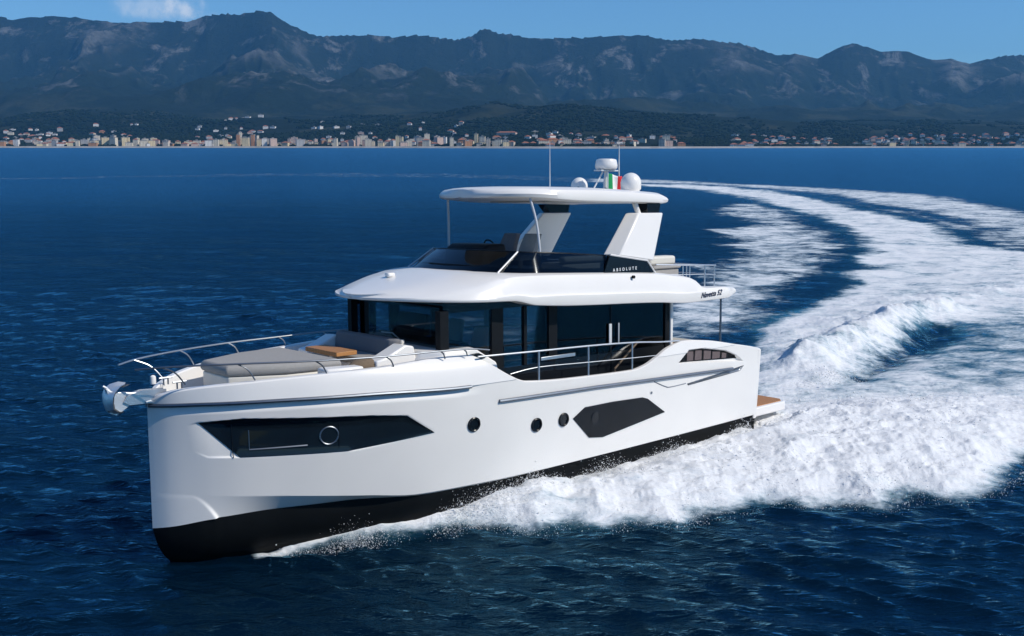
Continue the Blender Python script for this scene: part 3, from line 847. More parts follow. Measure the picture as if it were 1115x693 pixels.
for args in ((552, 560, 'tiled', 'pink', 60., 16., 12., HI), (18, 500, 'flat', 'white', 50., 16., 9., HI), (455, 330, 'flat', 'beige', 45., 16., 9., HI), (835, 60, 'tiled', 'cream', 70., 14., 8., ON), (948, 130, 'tiled', 'pink', 40., 16., 18., ON), (739, 70, 'tiled', 'orange', 20., 12., 9., ON)):
    house(*args)

build_town()

# woods on the lower slopes: one mass of leafy clumps nobody could count
def woods():
    g = np.random.default_rng(9); P = []; 
    while len(P) < 20000:
        px = g.uniform(-120, 1240); u = 40 + 1700 * g.random() ** 1.6
        if fbm(np.array(px * .02), np.array(u * .004), 3, 5) < .40: continue
        if any(abs(px - a_) * 2.9 < c_ * .6 + 6 and 0 < b_ - u < 30 for a_, b_, c_ in PLACED): continue
        P.append(terr(px, u))
    P = np.array(P); N = len(P)
    t = (1 + 5 ** .5) / 2
    o = np.array([(-1, t, 0), (1, t, 0), (-1, -t, 0), (1, -t, 0), (0, -1, t), (0, 1, t), (0, -1, -t), (0, 1, -t), (t, 0, -1), (t, 0, 1), (-t, 0, -1), (-t, 0, 1)]) / 1.9
    of = np.array([(0, 11, 5), (0, 5, 1), (0, 1, 7), (0, 7, 10), (0, 10, 11), (1, 5, 9), (5, 11, 4), (11, 10, 2), (10, 7, 6), (7, 1, 8), (3, 9, 4), (3, 4, 2), (3, 2, 6), (3, 6, 8), (3, 8, 9), (4, 9, 5), (2, 4, 11), (6, 2, 10), (8, 6, 7), (9, 8, 1)])
    sz = np.stack([g.uniform(4, 11, N), g.uniform(4, 9, N), g.uniform(2.5, 6, N)], 1)
    jit = g.uniform(.6, 1.35, (N, 12, 1))
    VV = (P[:, None, :] + np.array([0, 0, 3.0]) + o[None] * jit * sz[:, None, :]).reshape(-1, 3)
    FF = (of[None] + 12 * np.arange(N)[:, None, None]).reshape(-1, 3)
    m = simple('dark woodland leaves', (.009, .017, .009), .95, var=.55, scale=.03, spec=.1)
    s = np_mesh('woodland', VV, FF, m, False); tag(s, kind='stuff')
woods()

# the air between here and the mountains
mb = MB(); mb.box(-13600, 13600, -13600, 13600, -2.5, 1250)
m, n, l, b = new_mat('sea haze'); n.remove(b)
pv = n.new('ShaderNodeVolumePrincipled'); pv.inputs['Density'].default_value = 4.8e-5; pv.inputs['Color'].default_value = (.15, .52, 1.0, 1); pv.inputs['Anisotropy'].default_value = .1
l.new(pv.outputs[0], n['Material Output'].inputs['Volume'])
hz = mb.build('haze', m); tag(hz, kind='stuff')
# ------------------------------------------------------------------ the yacht
yacht = bpy.data.objects.new('motor_yacht', None)
COL.objects.link(yacht)
yacht.matrix_world = Matrix.Translation(BOAT) @ RB.to_4x4()
tag(yacht, 'large white motor yacht with dark glass saloon and flybridge running across the blue sea', 'yacht')

def b_s(x):
    return interp(x, [-.2, 0, 3, 6, 8, 9.5, 10.9, 12.1, 13.0, 13.5, 13.9, 14.2, 14.45, 14.6, 14.66],
                  [2.2, 2.21, 2.27, 2.3, 2.28, 2.2, 2.05, 1.78, 1.43, 1.17, .88, .60, .32, .10, 0.0])
def kk(x): return interp(x, [0, 5, 8, 10, 11.4, 13, 14, 14.66], [.955, .96, .955, .92, .87, .85, .86, .9])
def z_b(x): return interp(x, [0, 2, 6, 8.4, 10.3, 11.8, 13, 13.85, 14.4, 14.66], [.38, .36, .335, .305, .30, .37, .38, .34, .22, .16])
def z_r(x): return interp(x, [0, 9.4, 11.5, 13, 14.0, 14.66], [2.28, 2.28, 2.36, 2.38, 2.36, 2.315])
def z_k(x): return np.maximum(interp(x, [0, 9.8, 10.4, 11.4, 13, 14.27, 14.66], [.40, .33, .335, .46, .66, .77, .79]), z_b(x) + .015)
def z_t(x):
    return interp(x, [-.1, 0, 1.14, 2.2, 3.05, 3.6, 4.5, 4.87, 6.25, 8.0, 8.12, 9.17, 9.27, 10.03, 11, 12.2, 13.35, 14.24, 14.5, 14.66],
                  [2.03, 2.06, 2.28, 2.46, 2.53, 2.44, 2.11, 2.06, 2.09, 2.19, 2.22, 2.79, 2.835, 2.82, 2.77, 2.735, 2.675, 2.57, 2.475, 2.345])
def pdist(poly, x, z):
    """signed distance to a convex polygon in the x,z plane, positive inside"""
    P = np.asarray(poly, float)
    area = 0.5 * np.sum(P[:, 0] * np.roll(P[:, 1], -1) - np.roll(P[:, 0], -1) * P[:, 1])
    sg = 1 if area > 0 else -1
    d = np.full(np.broadcast(x, z).shape, 1e9)
    for i in range(len(P)):
        a, b = P[i], P[(i + 1) % len(P)]
        e = b - a; L = math.hypot(*e)
        d = np.minimum(d, sg * (e[0] * (z - a[1]) - e[1] * (x - a[0])) / L)
    return d
FW_RECESS = [(14.24, 1.99), (14.1, 2.04), (13.49, 2.09), (11.45, 1.965), (10.73, 1.885), (10.12, 1.48), (11.8, 1.32), (13.3, 1.38), (13.95, 1.40), (14.17, 1.52)]
FW_GLASS = [(14.08, 2.02), (13.49, 2.075), (11.45, 1.945), (10.73, 1.87), (10.15, 1.485), (11.8, 1.345), (13.52, 1.40)]
AW_GLASS = [(6.70, 1.27), (6.36, 1.465), (5.5, 1.47), (4.53, 1.435), (4.35, 1.38), (3.72, .99), (5.78, .735), (6.2, .79)]
ST_OPEN = [(3.31, 2.06), (2.94, 2.33), (2.4, 2.33), (1.51, 2.19), (1.05, 2.03), (0.72, 1.83)]
SLIT = [(2.95, 1.545), (2.9, 1.50), (0.85, 1.61), (0.70, 1.73)]
def yhull(x, z, port=True):
    x = np.asarray(x, float); z = np.asarray(z, float)
    s = b_s(x); k = s * kk(x); zk = z_k(x); zb = z_b(x)
    inset = None
    zr = z_r(x)
    t = np.clip((zr - z) / (zr - zk), 0, 1)
    y = s * (1 - (1 - kk(x)) * t ** 1.15)
    low = np.clip((zk - z) / np.maximum(zk - zb, 1e-3), 0, 1)
    x0 = 14.22 - .40 * np.sqrt(low)
    fwd = sstep(x0 - .03, x0 + .06, x)
    inset = (.17 * sstep(10.1, 11.6, x) * sstep(14.2, 12.7, x) + .035) * low * (1 - fwd) - .004 * np.minimum(low * 8, 1) * fwd * sstep(14.64, 14.5, x)
    y = np.where(z < zk, k - np.minimum(inset, k * .5), y)
    y = y - .055 * sstep(8.9, 10.0, x) * sstep(zr - .20, zr - .03, z) * (z < zr) * sstep(14.64, 14.3, x)
    up = np.clip((z - zr) / .44, 0, 1.4)
    y = np.where(z >= zr, s + .012 - (.075 * up + .05 * up ** 5) * sstep(14.66, 14.0, x), y)
    if port:
        d = pdist(FW_RECESS, x, z)
        lip = np.minimum(14.24 - x + (z - 2.0) * .15, .9)
        dep = .11 * sstep(0, .55, lip) * (0.3 + 0.7 * np.clip((z - 1.35) / .65, 0, 1)) * interp(x, [10.1, 10.8, 12, 15], [.15, .45, 1, 1])
        y = y - dep * sstep(0, .035, d)
        y = y - .07 * sstep(0, .03, pdist(ST_OPEN, x, z))
        y = y - .035 * sstep(0, .025, pdist(SLIT, x, z))
    return np.maximum(y, 0.0)

def part(mb, name, mat, parent=None, **k):
    return mb.build(name, M[mat] if isinstance(mat, str) else mat, parent or yacht, **k)

# hull shell, both sides, with bulwark thickness
hull_m = MB()
for port in (1, -1):
    step = .025 if port == 1 else .08
    xs = np.concatenate([np.arange(0, 13.6, step), np.arange(13.6, 14.66, .01), [14.66]])
    nz = 150 if port == 1 else 30
    rows = []
    for v in range(9):
        rows.append(('t', v / 8))
    for v in range(nz):
        rows.append(('m', v / (nz - 1)))
    for v in range(1, 25):
        rows.append(('l', v / 24))
    G = []
    zt = z_t(xs); zrr = z_r(xs); zm = np.minimum(zrr, zt - .03); zk = z_k(xs); zb = z_b(xs)
    for kind, v in rows:
        if kind == 't': z = zt + (zm - zt) * v; z = np.where(v >= 1, np.where(zt > zrr + .03, zrr, z), z)
        elif kind == 'm': z = (zm - 1e-4) + (zk - zm) * v
        else: z = zk + (zb - zk) * v
        y = yhull(xs, z, port == 1)
        G.append(np.stack([xs, port * y, z], 1))
    hull_m.grid([list(map(tuple, r)) for r in G], flip=(port == -1))
    yt = yhull(xs, zt, False)
    zd = np.where(xs > 9.6, 2.3, 1.75)
    inn = np.maximum(yt - .13 - .05 * sstep(9, 10, xs), 0)
    cap = [np.stack([xs, port * yt, zt], 1), np.stack([xs, port * (yt - .03).clip(0), zt + .022], 1), np.stack([xs, port * (inn + .03 * (inn > 0)), zt + .022], 1),
           np.stack([xs, port * inn, zt], 1), np.stack([xs, port * inn * .985, np.minimum(zd, zt)], 1)]
    hull_m.grid([list(map(tuple, r)) for r in cap], flip=(port == 1))
# transom
hull_m.prism([(-2.1, .30), (-2.21, 2.05), (-1.75, 2.05), (-1.65, 1.15), (1.65, 1.15), (1.75, 2.05), (2.21, 2.05), (2.1, .30)], -.012, .10, axis='x')
hull = part(hull_m, 'hull', 'gelcoat', sharp=28, fix=False)

deck_m = MB()
xs = np.arange(0.1, 14.5, .1)
w = np.maximum(yhull(xs, z_t(xs), False) - .12, 0)
deck_m.grid([[(x, -ww, 2.31 if x > 9.6 else 1.75) for x, ww in zip(xs, w)], [(x, ww, 2.31 if x > 9.6 else 1.75) for x, ww in zip(xs, w)]])
part(deck_m, 'deck', 'gelcoat_matt')

bot = MB()
xs = np.concatenate([np.arange(0, 12.5, .2), np.arange(12.5, 14.2, .06), np.arange(14.2, 14.66, .02), [14.66]])
zk_ = interp(xs, [0, 10, 12.5, 13.4, 14.04, 14.3, 14.5, 14.6, 14.66], [-.9, -.95, -.88, -.80, -.68, -.55, -.33, -.10, .155])
for port in (1, -1):
    G = []
    bb = yhull(xs, z_b(xs), False); bs_ = np.convolve(np.pad(bb, 4, mode='edge'), np.ones(9) / 9, mode='valid'); bb = np.where((xs > 12.8) & (xs < 14.45), np.minimum(bs_, bb), bb)
    for sfr in np.linspace(0, 1, 13):
        z = z_b(xs) + (zk_ - z_b(xs)) * sfr
        y = bb * (1 - sfr ** 2.6) ** .8
        G.append(list(map(tuple, np.stack([xs, port * np.maximum(y - .004, 0), z], 1))))
    bot.grid(G, flip=(port == -1))
bot.box(-.005, .02, -2.05, 2.05, -.6, .36)
part(bot, 'hull_bottom', 'antifoul', fix=False)

def surf_patch(poly, off, thick, step=.06, nz=7):
    P = sorted(set([round(p[0], 4) for p in poly] + list(np.arange(min(p[0] for p in poly), max(p[0] for p in poly), step).round(4))))
    n = len(poly); F = []; Bk = []
    for x in P:
        zs = []
        for i in range(n):
            a, b = poly[i], poly[(i + 1) % n]
            if (a[0] - x) * (b[0] - x) <= 0 and abs(a[0] - b[0]) > 1e-9:
                zs.append(a[1] + (b[1] - a[1]) * (x - a[0]) / (b[0] - a[0]))
            elif abs(a[0] - x) < 1e-9: zs.append(a[1])
        z = np.linspace(min(zs), max(zs), nz)
        y = yhull(np.full(nz, x), z)
        F.append(list(zip(np.full(nz, x), y + off, z))); Bk.append(list(zip(np.full(nz, x), y + off - thick, z)))
    mb = MB(); mb.grid(F); mb.grid(Bk, flip=True)
    mb.grid([[r[0] for r in F], [r[0] for r in Bk]]); mb.grid([[r[-1] for r in F], [r[-1] for r in Bk]])
    mb.grid([F[0], Bk[0]]); mb.grid([F[-1], Bk[-1]])
    return mb
def ring(mb, x, z, r, rt, off=.012):
    pts = []
    for k in range(33):
        t = 2 * math.pi * k / 32
        xx, zz = x + r * math.cos(t), z + r * math.sin(t)
        pts.append((xx, float(yhull(xx, zz)) + off, zz))
    return mb.tube(pts, rt, 6)
def disc(mb, x, z, r, off):
    vs = [(x, float(yhull(x, z)) + off, z)]; fs = []
    for k in range(32):
        t = 2 * math.pi * k / 32
        xx, zz = x + r * math.cos(t), z + r * math.sin(t)
        vs.append((xx, float(yhull(xx, zz)) + off, zz)); fs.append((0, 1 + k, 1 + (k + 1) % 32))
    return mb.add(vs, fs)

fw = part(surf_patch(FW_GLASS, .012, .03), 'hull_window', 'hullglass')
fr = MB()
fr.tube([(13.38, float(yhull(13.38, 1.88)) + .018, 1.86), (13.38, float(yhull(13.38, 1.52)) + .018, 1.52)], .009, 5)
fr.tube([(x, float(yhull(x, 1.52 - .0 * x)) + .018, 1.52) for x in np.arange(13.38, 12.4, -.1)], .018, 5)
part(fr, 'window_frame', 'rubsteel', fw)
for xx in (13.62, 11.95):
    fr = MB(); fr.tube([(xx, float(yhull(xx, z)) + .014, z) for z in np.linspace(1.40 if xx > 13 else 1.37, 2.03 if xx > 13 else 1.955, 6)], .008, 5)
    part(fr, 'window_divider', 'graypanel', fw)
r_ = MB(); ring(r_, 12.12, 1.66, .155, .014, .02); part(r_, 'porthole_ring', 'rubsteel', fw)
aw = part(surf_patch(AW_GLASS, .012, .03), 'hull_window', 'graypanel')
d_ = MB(); disc(d_, 6.03, 1.19, .13, .016); ring(d_, 6.03, 1.19, .13, .014, .016); part(d_, 'porthole', 'hullglass', aw)
for (x, z) in ((9.28, 1.52), (7.72, 1.29), (6.97, 1.29)):
    ph = MB(); ring(ph, x, z, .125, .020); pr = part(ph, 'porthole', 'graypanel')
    g = MB(); disc(g, x, z, .125, .004); part(g, 'pane', 'hullglass', pr)
for sgn in (1, -1):
    rr = MB(); rr.tube([(x, sgn * float(b_s(x) + .022), float(z_r(x)) - .015) for x in np.concatenate([[14.645], np.arange(14.6, 9.4, -.1), [9.38]])], .034, 8)
    part(rr, 'rub_rail', 'rubsteel')
    rr = MB(); rr.tube([(x, sgn * float(yhull(x, 1.9, False) + .015), float(np.interp(x, [1.1, 6, 8.7], [1.70, 1.855, 1.90]))) for x in np.arange(8.7, 1.1, -.15)], .036, 8)
    part(rr, 'rub_rail', 'rubsteel')
part(surf_patch(SLIT, .006, .02), 'strake_shade', 'rubsteel')  # dark wedge panel, paints in the shade along the aft strake
gr = MB(); gr.tube([(x, float(yhull(x, z)) + .0, z) for x, z in ((4.15, 1.74), (3.75, 1.58), (3.55, 1.545), (3.0, 1.56))], .012, 5, smooth=4); part(gr, 'hull_groove', 'rubsteel')
so = part(surf_patch([(3.27, 2.07), (2.93, 2.31), (2.4, 2.31), (1.51, 2.17), (1.07, 2.02), (0.95, 1.93)], .008, .03), 'bulwark_opening', 'black_matt')
for i, (xa, xb, zt2) in enumerate(((2.93, 2.70, 2.30), (2.64, 2.38, 2.29), (2.30, 2.02, 2.25), (1.96, 1.66, 2.19), (1.58, 1.40, 2.13))):
    za = 2.075 + (3.2 - xa) * -.055
    part(surf_patch([(xa, za + .01), (xa, zt2), (xb, zt2 - .025), (xb, za)], .02, .03), 'cockpit_cushion', 'mauve', so)
for (x, z) in ((4.0, 1.28),):
    g = MB(); disc(g, 4.35 - .12, 1.50, .03, .012); part(g, 'fuel_cap', 'rubsteel')

# swim platform
pl = MB(); pl.prism([(0.0, 1.98), (-1.55, 1.94), (-1.78, 1.75), (-1.85, 0), (-1.78, -1.75), (-1.55, -1.94), (0.0, -1.98)], .27, .50)
pf = part(pl, 'swim_platform', 'gelcoat', bevel=.03)
tk = MB(); tk.prism([(-.02, 1.86), (-1.5, 1.84), (-1.69, 1.68), (-1.75, 0), (-1.69, -1.68), (-1.5, -1.84), (-.02, -1.86)], .50, .514)
part(tk, 'teak_deck', 'teak', pf)

# foredeck: rails, sun pad base, seat, table post
def stanch(mb, a, b, r=.013):
    a = Vector(a); b = Vector(b); mid = a.lerp(b, .55); mid.z = a.z + (b.z - a.z) * .75
    mb.tube([a, a.lerp(mid, .5) + Vector((0, 0, .03)), mid, b], r, 6, smooth=3)
for sgn in (1, -1):
    mb = MB()
    top = [(14.98, .36, 2.99), (14.5, .66, 3.02), (13.52, 1.16, 3.02), (12.31, 1.65, 3.00), (11.05, 1.93, 2.98), (10.0, 2.06, 2.98), (9.3, 2.12, 2.96), (8.85, 2.14, 2.90)]
    mb.tube([(x, sgn * y, z) for x, y, z in top], .016, 8, smooth=6)
    br = part(mb, 'bow_rail', 'steel' if sgn == -1 else 'rubsteel')
    for (a, b) in (((14.18, .46, 2.66), (14.62, .59, 3.01)), ((13.27, 1.2, 2.72), (13.56, 1.14, 3.02)), ((12.13, 1.63, 2.75), (12.36, 1.63, 3.0)), ((10.93, 1.93, 2.78), (11.1, 1.92, 2.98)), ((9.85, 2.04, 2.82), (9.97, 2.055, 2.98)), ((9.35, 2.08, 2.83), (9.45, 2.1, 2.965))):
        st = MB(); stanch(st, (a[0], sgn * a[1], a[2]), (b[0], sgn * b[1], b[2])); part(st, 'stanchion', 'steel' if sgn == -1 else 'rubsteel', br)
    mb = MB()
    mb.tube([(9.14, sgn * 2.15, 2.80), (7.62, sgn * 2.2, 2.765), (6.2, sgn * 2.22, 2.735), (4.83, sgn * 2.23, 2.68), (3.86, sgn * 2.21, 2.60), (3.2, sgn * 2.19, 2.57)], .019, 8, smooth=4)
    sr = part(mb, 'side_rail', 'steel')
    w_ = MB(); w_.tube([(8.35, sgn * 2.18, 2.38), (7.62, sgn * 2.2, 2.44), (6.2, sgn * 2.22, 2.39), (4.83, sgn * 2.23, 2.34), (3.95, sgn * 2.21, 2.31)], .008, 5, smooth=3); part(w_, 'lower_rail', 'steel', sr)
    for x, zb_, zt_ in ((7.62, 2.17, 2.765), (6.2, 2.09, 2.735), (4.83, 2.05, 2.68)):
        st = MB(); st.tube([(x, sgn * 2.21, zb_), (x, sgn * 2.21, zt_)], .02, 7); part(st, 'stanchion', 'steel', sr)

sb = MB(); sb.loft([[(13.42, -.5, z), (13.42, .5, z), (12.5, .95, z), (11.55, 1.1, z), (11.45, 1.1, z), (11.45, -1.1, z), (11.55, -1.1, z), (12.5, -.95, z)] for z in (2.30, 2.70)])
part(sb, 'sunpad_base', 'cream', bevel=.03)
sf = MB(); sf.prism([(12.05, 1.15), (11.35, 1.32), (11.35, 1.62), (12.05, 1.5)], 2.3, 2.80)
part(sf, 'side_moulding', 'gelcoat', bevel=.04)
st = MB(); st.loft([[(10.8, -1.0, z), (10.8, 1.0, z), (10.2, 1.05, z), (10.2, -1.05, z)] for z in (2.3, 2.66)])
seat = part(st, 'seat_base', 'gelcoat', bevel=.03)
st = MB(); st.box(10.28, 10.84, -.98, .98, 2.665, 2.80); part(st, 'seat_cushion', 'fabric', seat, bevel=.05, seg=3)
bk = MB(); bk.loft([[(10.34 - .10 * (z - 2.76), -1.05 + .05, z), (10.34 - .10 * (z - 2.76), .88, z), (10.22 - .05 * (z - 2.76), .98, z), (10.08 - .05 * (z - 2.76), .98, z), (10.08, -1.05, z)] for z in (2.78, 2.95, 3.12)])
bkp = part(bk, 'backrest', 'fabric_shaded', bevel=.045, seg=3)
bk = MB(); bk.box(10.0, 10.09, -1.08, 1.0, 2.6, 3.10); part(bk, 'backrest_shell', 'cream', bkp, bevel=.03)
ar = MB(); ar.prism([(10.95, 2.5), (10.95, 2.82), (10.75, 2.86), (10.3, 3.06), (10.1, 3.02), (10.0, 2.5)], 1.02, 1.42, axis='y'); part(ar, 'armrest', 'gelcoat', bevel=.03)
ar = MB(); ar.prism([(10.95, 2.5), (10.95, 2.78), (10.75, 2.82), (10.3, 3.02), (10.1, 3.0), (10.0, 2.5)], -1.42, -1.02, axis='y'); part(ar, 'armrest', 'gelcoat', bevel=.03)
br_ = MB(); br_.tube([(11.42, 1.18, 2.62), (11.25, 1.2, 2.70), (11.0, 1.22, 2.72), (10.75, 1.24, 2.64)], [.10, .16, .16, .10], 12); part(br_, 'side_seat', 'brown', bevel=0)
tb = MB(); tb.tube([(11.05, .05, 2.3), (11.05, .05, 2.84)], .045, 12); part(tb, 'table_post', 'steel')

# windlass and deck gear at the bow
wd = MB(); wd.lathe([(.09, 0), (.09, .05), (.05, .07), (.05, .13), (.085, .15), (.085, .2), (.03, .22)], (13.95, .12, 2.31), 16); part(wd, 'windlass', 'rubsteel')
for (x, y) in ((14.2, .28), (14.2, -.28), (13.75, .62), (13.75, -.62)):
    c = MB(); zz = 2.62 if abs(y) < .5 else 2.31
    c.tube([(x - .12, y, zz + .07), (x + .12, y, zz + .07)], .018, 6); c.tube([(x - .04, y, zz - .05), (x - .04, y, zz + .07)], .015, 6); c.tube([(x + .04, y, zz - .05), (x + .04, y, zz + .07)], .015, 6)
    part(c, 'cleat', 'rubsteel')
ro = MB()
for y in (-.085, .06):
    ro.prism([(14.35, 2.40), (14.35, 2.56), (14.75, 2.58), (15.02, 2.52), (15.08, 2.42), (14.98, 2.36), (14.62, 2.36)], y, y + .025, axis='y')
ro.box(14.3, 14.72, -.12, .12, 2.365, 2.39)
bro = part(ro, 'bow_roller', 'steel')
lr = MB(); lr.tube([(14.98, -.06, 2.42), (14.98, .06, 2.42)], .045, 12); part(lr, 'roller', 'black_matt', bro)
nl = MB(); nl.lathe([(.05, 0), (.05, .1), (.045, .13), (.02, .15)], (14.45, -.22, 2.62), 12); part(nl, 'bow_light', 'gelcoat')

# saloon
tr_ = MB(); tr_.loft([[(10.25 - .25 * t, -1.5, z), (10.25 - .25 * t, 1.5, z), (9.9 - .2 * t, 1.92 - .05 * t, z), (8.25 + .75 * t, 1.95 - .07 * t, z), (8.2 + .75 * t, 1.6, z), (8.2 + .75 * t, -1.6, z), (8.25 + .75 * t, -1.95 + .07 * t, z), (9.9 - .2 * t, -1.92 + .05 * t, z)] for t, z in ((0, 1.76), (.3, 2.6), (1, 2.93))])
trunk = part(tr_, 'coach_roof', 'gelcoat', bevel=.05, seg=3)
vt = MB(); vt.prism([(9.72, 2.70), (9.66, 2.80), (8.95, 2.83), (8.75, 2.74), (9.0, 2.68)], 1.86, 1.945, axis='y'); part(vt, 'side_vent', 'black', trunk)

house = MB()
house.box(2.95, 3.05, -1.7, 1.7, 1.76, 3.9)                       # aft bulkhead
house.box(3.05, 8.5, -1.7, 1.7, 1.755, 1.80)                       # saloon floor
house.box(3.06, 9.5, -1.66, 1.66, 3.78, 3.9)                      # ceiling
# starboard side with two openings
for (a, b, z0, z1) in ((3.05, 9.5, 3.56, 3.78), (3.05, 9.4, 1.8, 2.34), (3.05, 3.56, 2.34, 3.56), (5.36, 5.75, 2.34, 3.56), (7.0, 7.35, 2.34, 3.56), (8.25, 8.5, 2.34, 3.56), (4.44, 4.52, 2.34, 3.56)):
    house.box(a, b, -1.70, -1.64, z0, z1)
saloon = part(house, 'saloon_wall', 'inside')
lw = MB(); lw.box(3.05, 8.42, 1.62, 1.70, 1.76, 2.42); part(lw, 'lower_side_panel', 'black')
bt = MB(); bt.box(3.05, 9.55, 1.60, 1.712, 3.62, 3.95); bt.box(9.35, 9.45, -1.6, 1.6, 3.66, 3.9); part(bt, 'window_header', 'black')
def pillar(x0, x1, y0, y1, z0, z1, tilt=0.0, name='pillar'):
    p = MB(); p.loft([[(x0 + tilt * z_, y0, z), (x1 + tilt * z_, y0, z), (x1 + tilt * z_, y1, z), (x0 + tilt * z_, y1, z)] for z_, z in ((0, z0), (1, z1))])
    return part(p, name, 'black_matt')
pillar(9.50, 9.70, 1.56, 1.715, 2.90, 3.66)
pillar(8.12, 8.42, 1.62, 1.715, 2.42, 3.62)
pillar(7.48, 7.56, 1.62, 1.715, 2.42, 3.62)
pillar(6.62, 6.86, 1.62, 1.715, 2.42, 3.62)
pillar(3.02, 3.12, 1.58, 1.72, 1.76, 3.62)
pillar(9.38, 9.54, -1.72, -1.58, 2.90, 3.80)
pillar(9.24, 9.42, -1.26, -1.10, 2.90, 3.80)
for (x0, x1, z0) in ((8.42, 9.50, 2.9), (7.56, 8.12, 2.42), (6.86, 7.48, 2.42), (4.95, 6.62, 2.42), (3.12, 4.95, 2.42)):
    g = MB(); g.box(x0, x1, 1.672, 1.684, z0, 3.62); part(g, 'side_window', 'glass' if x0 > 6.7 else 'smokedglass')
dv = MB(); dv.box(4.93, 4.97, 1.69, 1.70, 1.9, 3.62); part(dv, 'door_joint', 'graypanel')
for x in (5.02, 4.72):
    h_ = MB(); h_.box(x - .055 * (x > 4.9), x + .03, 1.715, 1.74, 2.62, 3.06); part(h_, 'door_handle', 'paintpole', bevel=.008)
rl = MB(); rl.box(6.1, 7.1, 1.713, 1.735, 2.46, 2.53); part(rl, 'window_sill', 'steel', bevel=.006)
wsx = [(9.60, 1.56), (9.58, .8), (9.52, 0), (9.48, -.6), (9.42, -1.1)]
g = MB(); g.grid([[(x, y, z) for x, y in wsx] for z in (2.93, 3.72)]); g.grid([[(x - .012, y, z) for x, y in wsx] for z in (2.93, 3.72)], flip=True); part(g, 'windscreen', 'glass')
g = MB(); g.box(9.36, 9.372, -1.6, -1.2, 2.93, 3.76); part(g, 'windscreen', 'glass')
for (a, b) in ((3.56, 4.44), (4.52, 5.36), (5.75, 7.0), (7.35, 8.25)):
    g = MB(); g.box(a, b, -1.684, -1.672, 2.34, 3.56); part(g, 'side_window', 'glass')
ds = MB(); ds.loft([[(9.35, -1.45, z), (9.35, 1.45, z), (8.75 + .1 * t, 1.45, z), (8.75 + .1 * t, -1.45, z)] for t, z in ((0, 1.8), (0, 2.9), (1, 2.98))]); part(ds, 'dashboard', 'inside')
ds = MB(); ds.loft([[(8.9 + .1 * t, -.9, z), (8.9 + .1 * t, .1, z), (8.72, .1, z), (8.72, -.9, z)] for t, z in ((0, 2.98), (-1, 3.42))]); part(ds, 'instrument_pod', 'black_matt')
for (x, y) in ((8.35, 1.0), (7.9, -.4)):
    s_ = MB(); s_.box(x - .25, x + .25, y - .26, y + .26, 2.5, 2.66); s_.loft([[(x - .25 - .12 * t, y - .26 + .06 * t, z), (x - .25 - .12 * t, y + .26 - .06 * t, z), (x - .12 - .12 * t, y + .26 - .06 * t, z), (x - .12 - .12 * t, y - .26 + .06 * t, z)] for t, z in ((0, 2.6), (.5, 2.95), (1, 3.2))]); s_.box(x - .08, x + .08, y - .08, y + .08, 1.8, 2.5)
    part(s_, 'saloon_seat', 'beige', bevel=.04)
wp = MB(); wp.tube([(9.78, .55, 3.02), (9.66, .1, 3.12), (9.62, -.35, 3.10)], .012, 5); wp.tube([(9.78, .55, 2.95), (9.78, .55, 3.04)], .02, 6); part(wp, 'wiper', 'steel')
# port side-deck seat edge and gangway strut seen through the rail
gw = MB(); gw.tube([(5.1, 1.95, 2.1), (4.35, 1.95, 2.62)], .022, 6); gw.tube([(5.05, 1.95, 1.76), (5.1, 1.95, 2.1)], .02, 6); part(gw, 'boarding_strut', 'brown')

# lower roof: overhang that carries the flybridge
def wroof(x): return np.where(x < 8.6, 2.15 - .25 * sstep(1.4, .64, x), 2.15 * np.maximum(1 - (np.clip(x - 8.6, 0, 2.0) / 1.97) ** 1.85, 0) ** (1 / 1.85))
def zrb(x): return interp(x, [.6, 1.0, 2.8, 3.8, 7.6, 8.2, 9.2, 10.6], [3.50, 3.43, 3.40, 3.47, 3.665, 3.785, 3.815, 3.86])
def zrt(x): return interp(x, [.6, 1.0, 1.5, 2.15, 2.42, 3.2, 4, 6, 8, 9, 10, 10.57], [3.60, 3.65, 3.69, 3.73, 3.93, 4.06, 4.14, 4.22, 4.27, 4.09, 3.955, 3.92])
def zrc(x): return interp(x, [.6, 6, 7.5, 8.5, 9, 10, 10.57], [3.6, 4.23, 4.29, 4.33, 4.26, 4.05, 3.94])
xs = np.concatenate([np.linspace(.66, 8.4, 60), np.linspace(8.5, 10.3, 30), np.linspace(10.34, 10.569, 10)])
rings = []
for x in xs:
    W = float(wroof(x)); zb_, zt_ = float(zrb(x)), float(zrt(x))
    e = min(1, W / .6)
    zl = zb_ + .055 + .165 * float(sstep(9.4, 6.5, x)); zl = min(zl, zt_ - .04)
    lg = .05 * float(sstep(9.0, 7.6, x)) * float(sstep(2.0, 3.2, x))
    half = [(max(W - .05 * e, 0), zb_), (max(W - .012 * e, 0), zb_ + .012), (W, zb_ + .04), (W - .005 * e, zl), (W - (.02 + lg) * e, zl + .02),
            (W - (.06 + lg) * e, (zl + zt_) / 2 + .03 * float(sstep(9.6, 7.8, x))), (W - (.14 + lg) * e, zt_ - .02), (W - (.26 + lg) * e, zt_ + .015)]
    rise = .14 * float(sstep(10.57, 9.0, x)) * float(sstep(6.5, 8.4, x)) 
    zc_ = max(float(zrc(x)), zt_ + .01)
    half += [(W * .70, zt_ + (zc_ - zt_) * .6 + .015), (W * .35, zt_ + (zc_ - zt_) * .95 + .015)]
    if x < 3.4:
        fl = zt_ - .02
        half[8] = (W * .70, fl); half[9] = (W * .35, fl)
    half = [(max(y, 0.001), z) for y, z in half]
    rings.append([(x, y, z) for y, z in half] + [(x, -y, z) for y, z in half[::-1]])
roof_m = MB(); roof_m.loft(rings)
roof = part(roof_m, 'lower_roof', 'gelcoat', sharp=40)
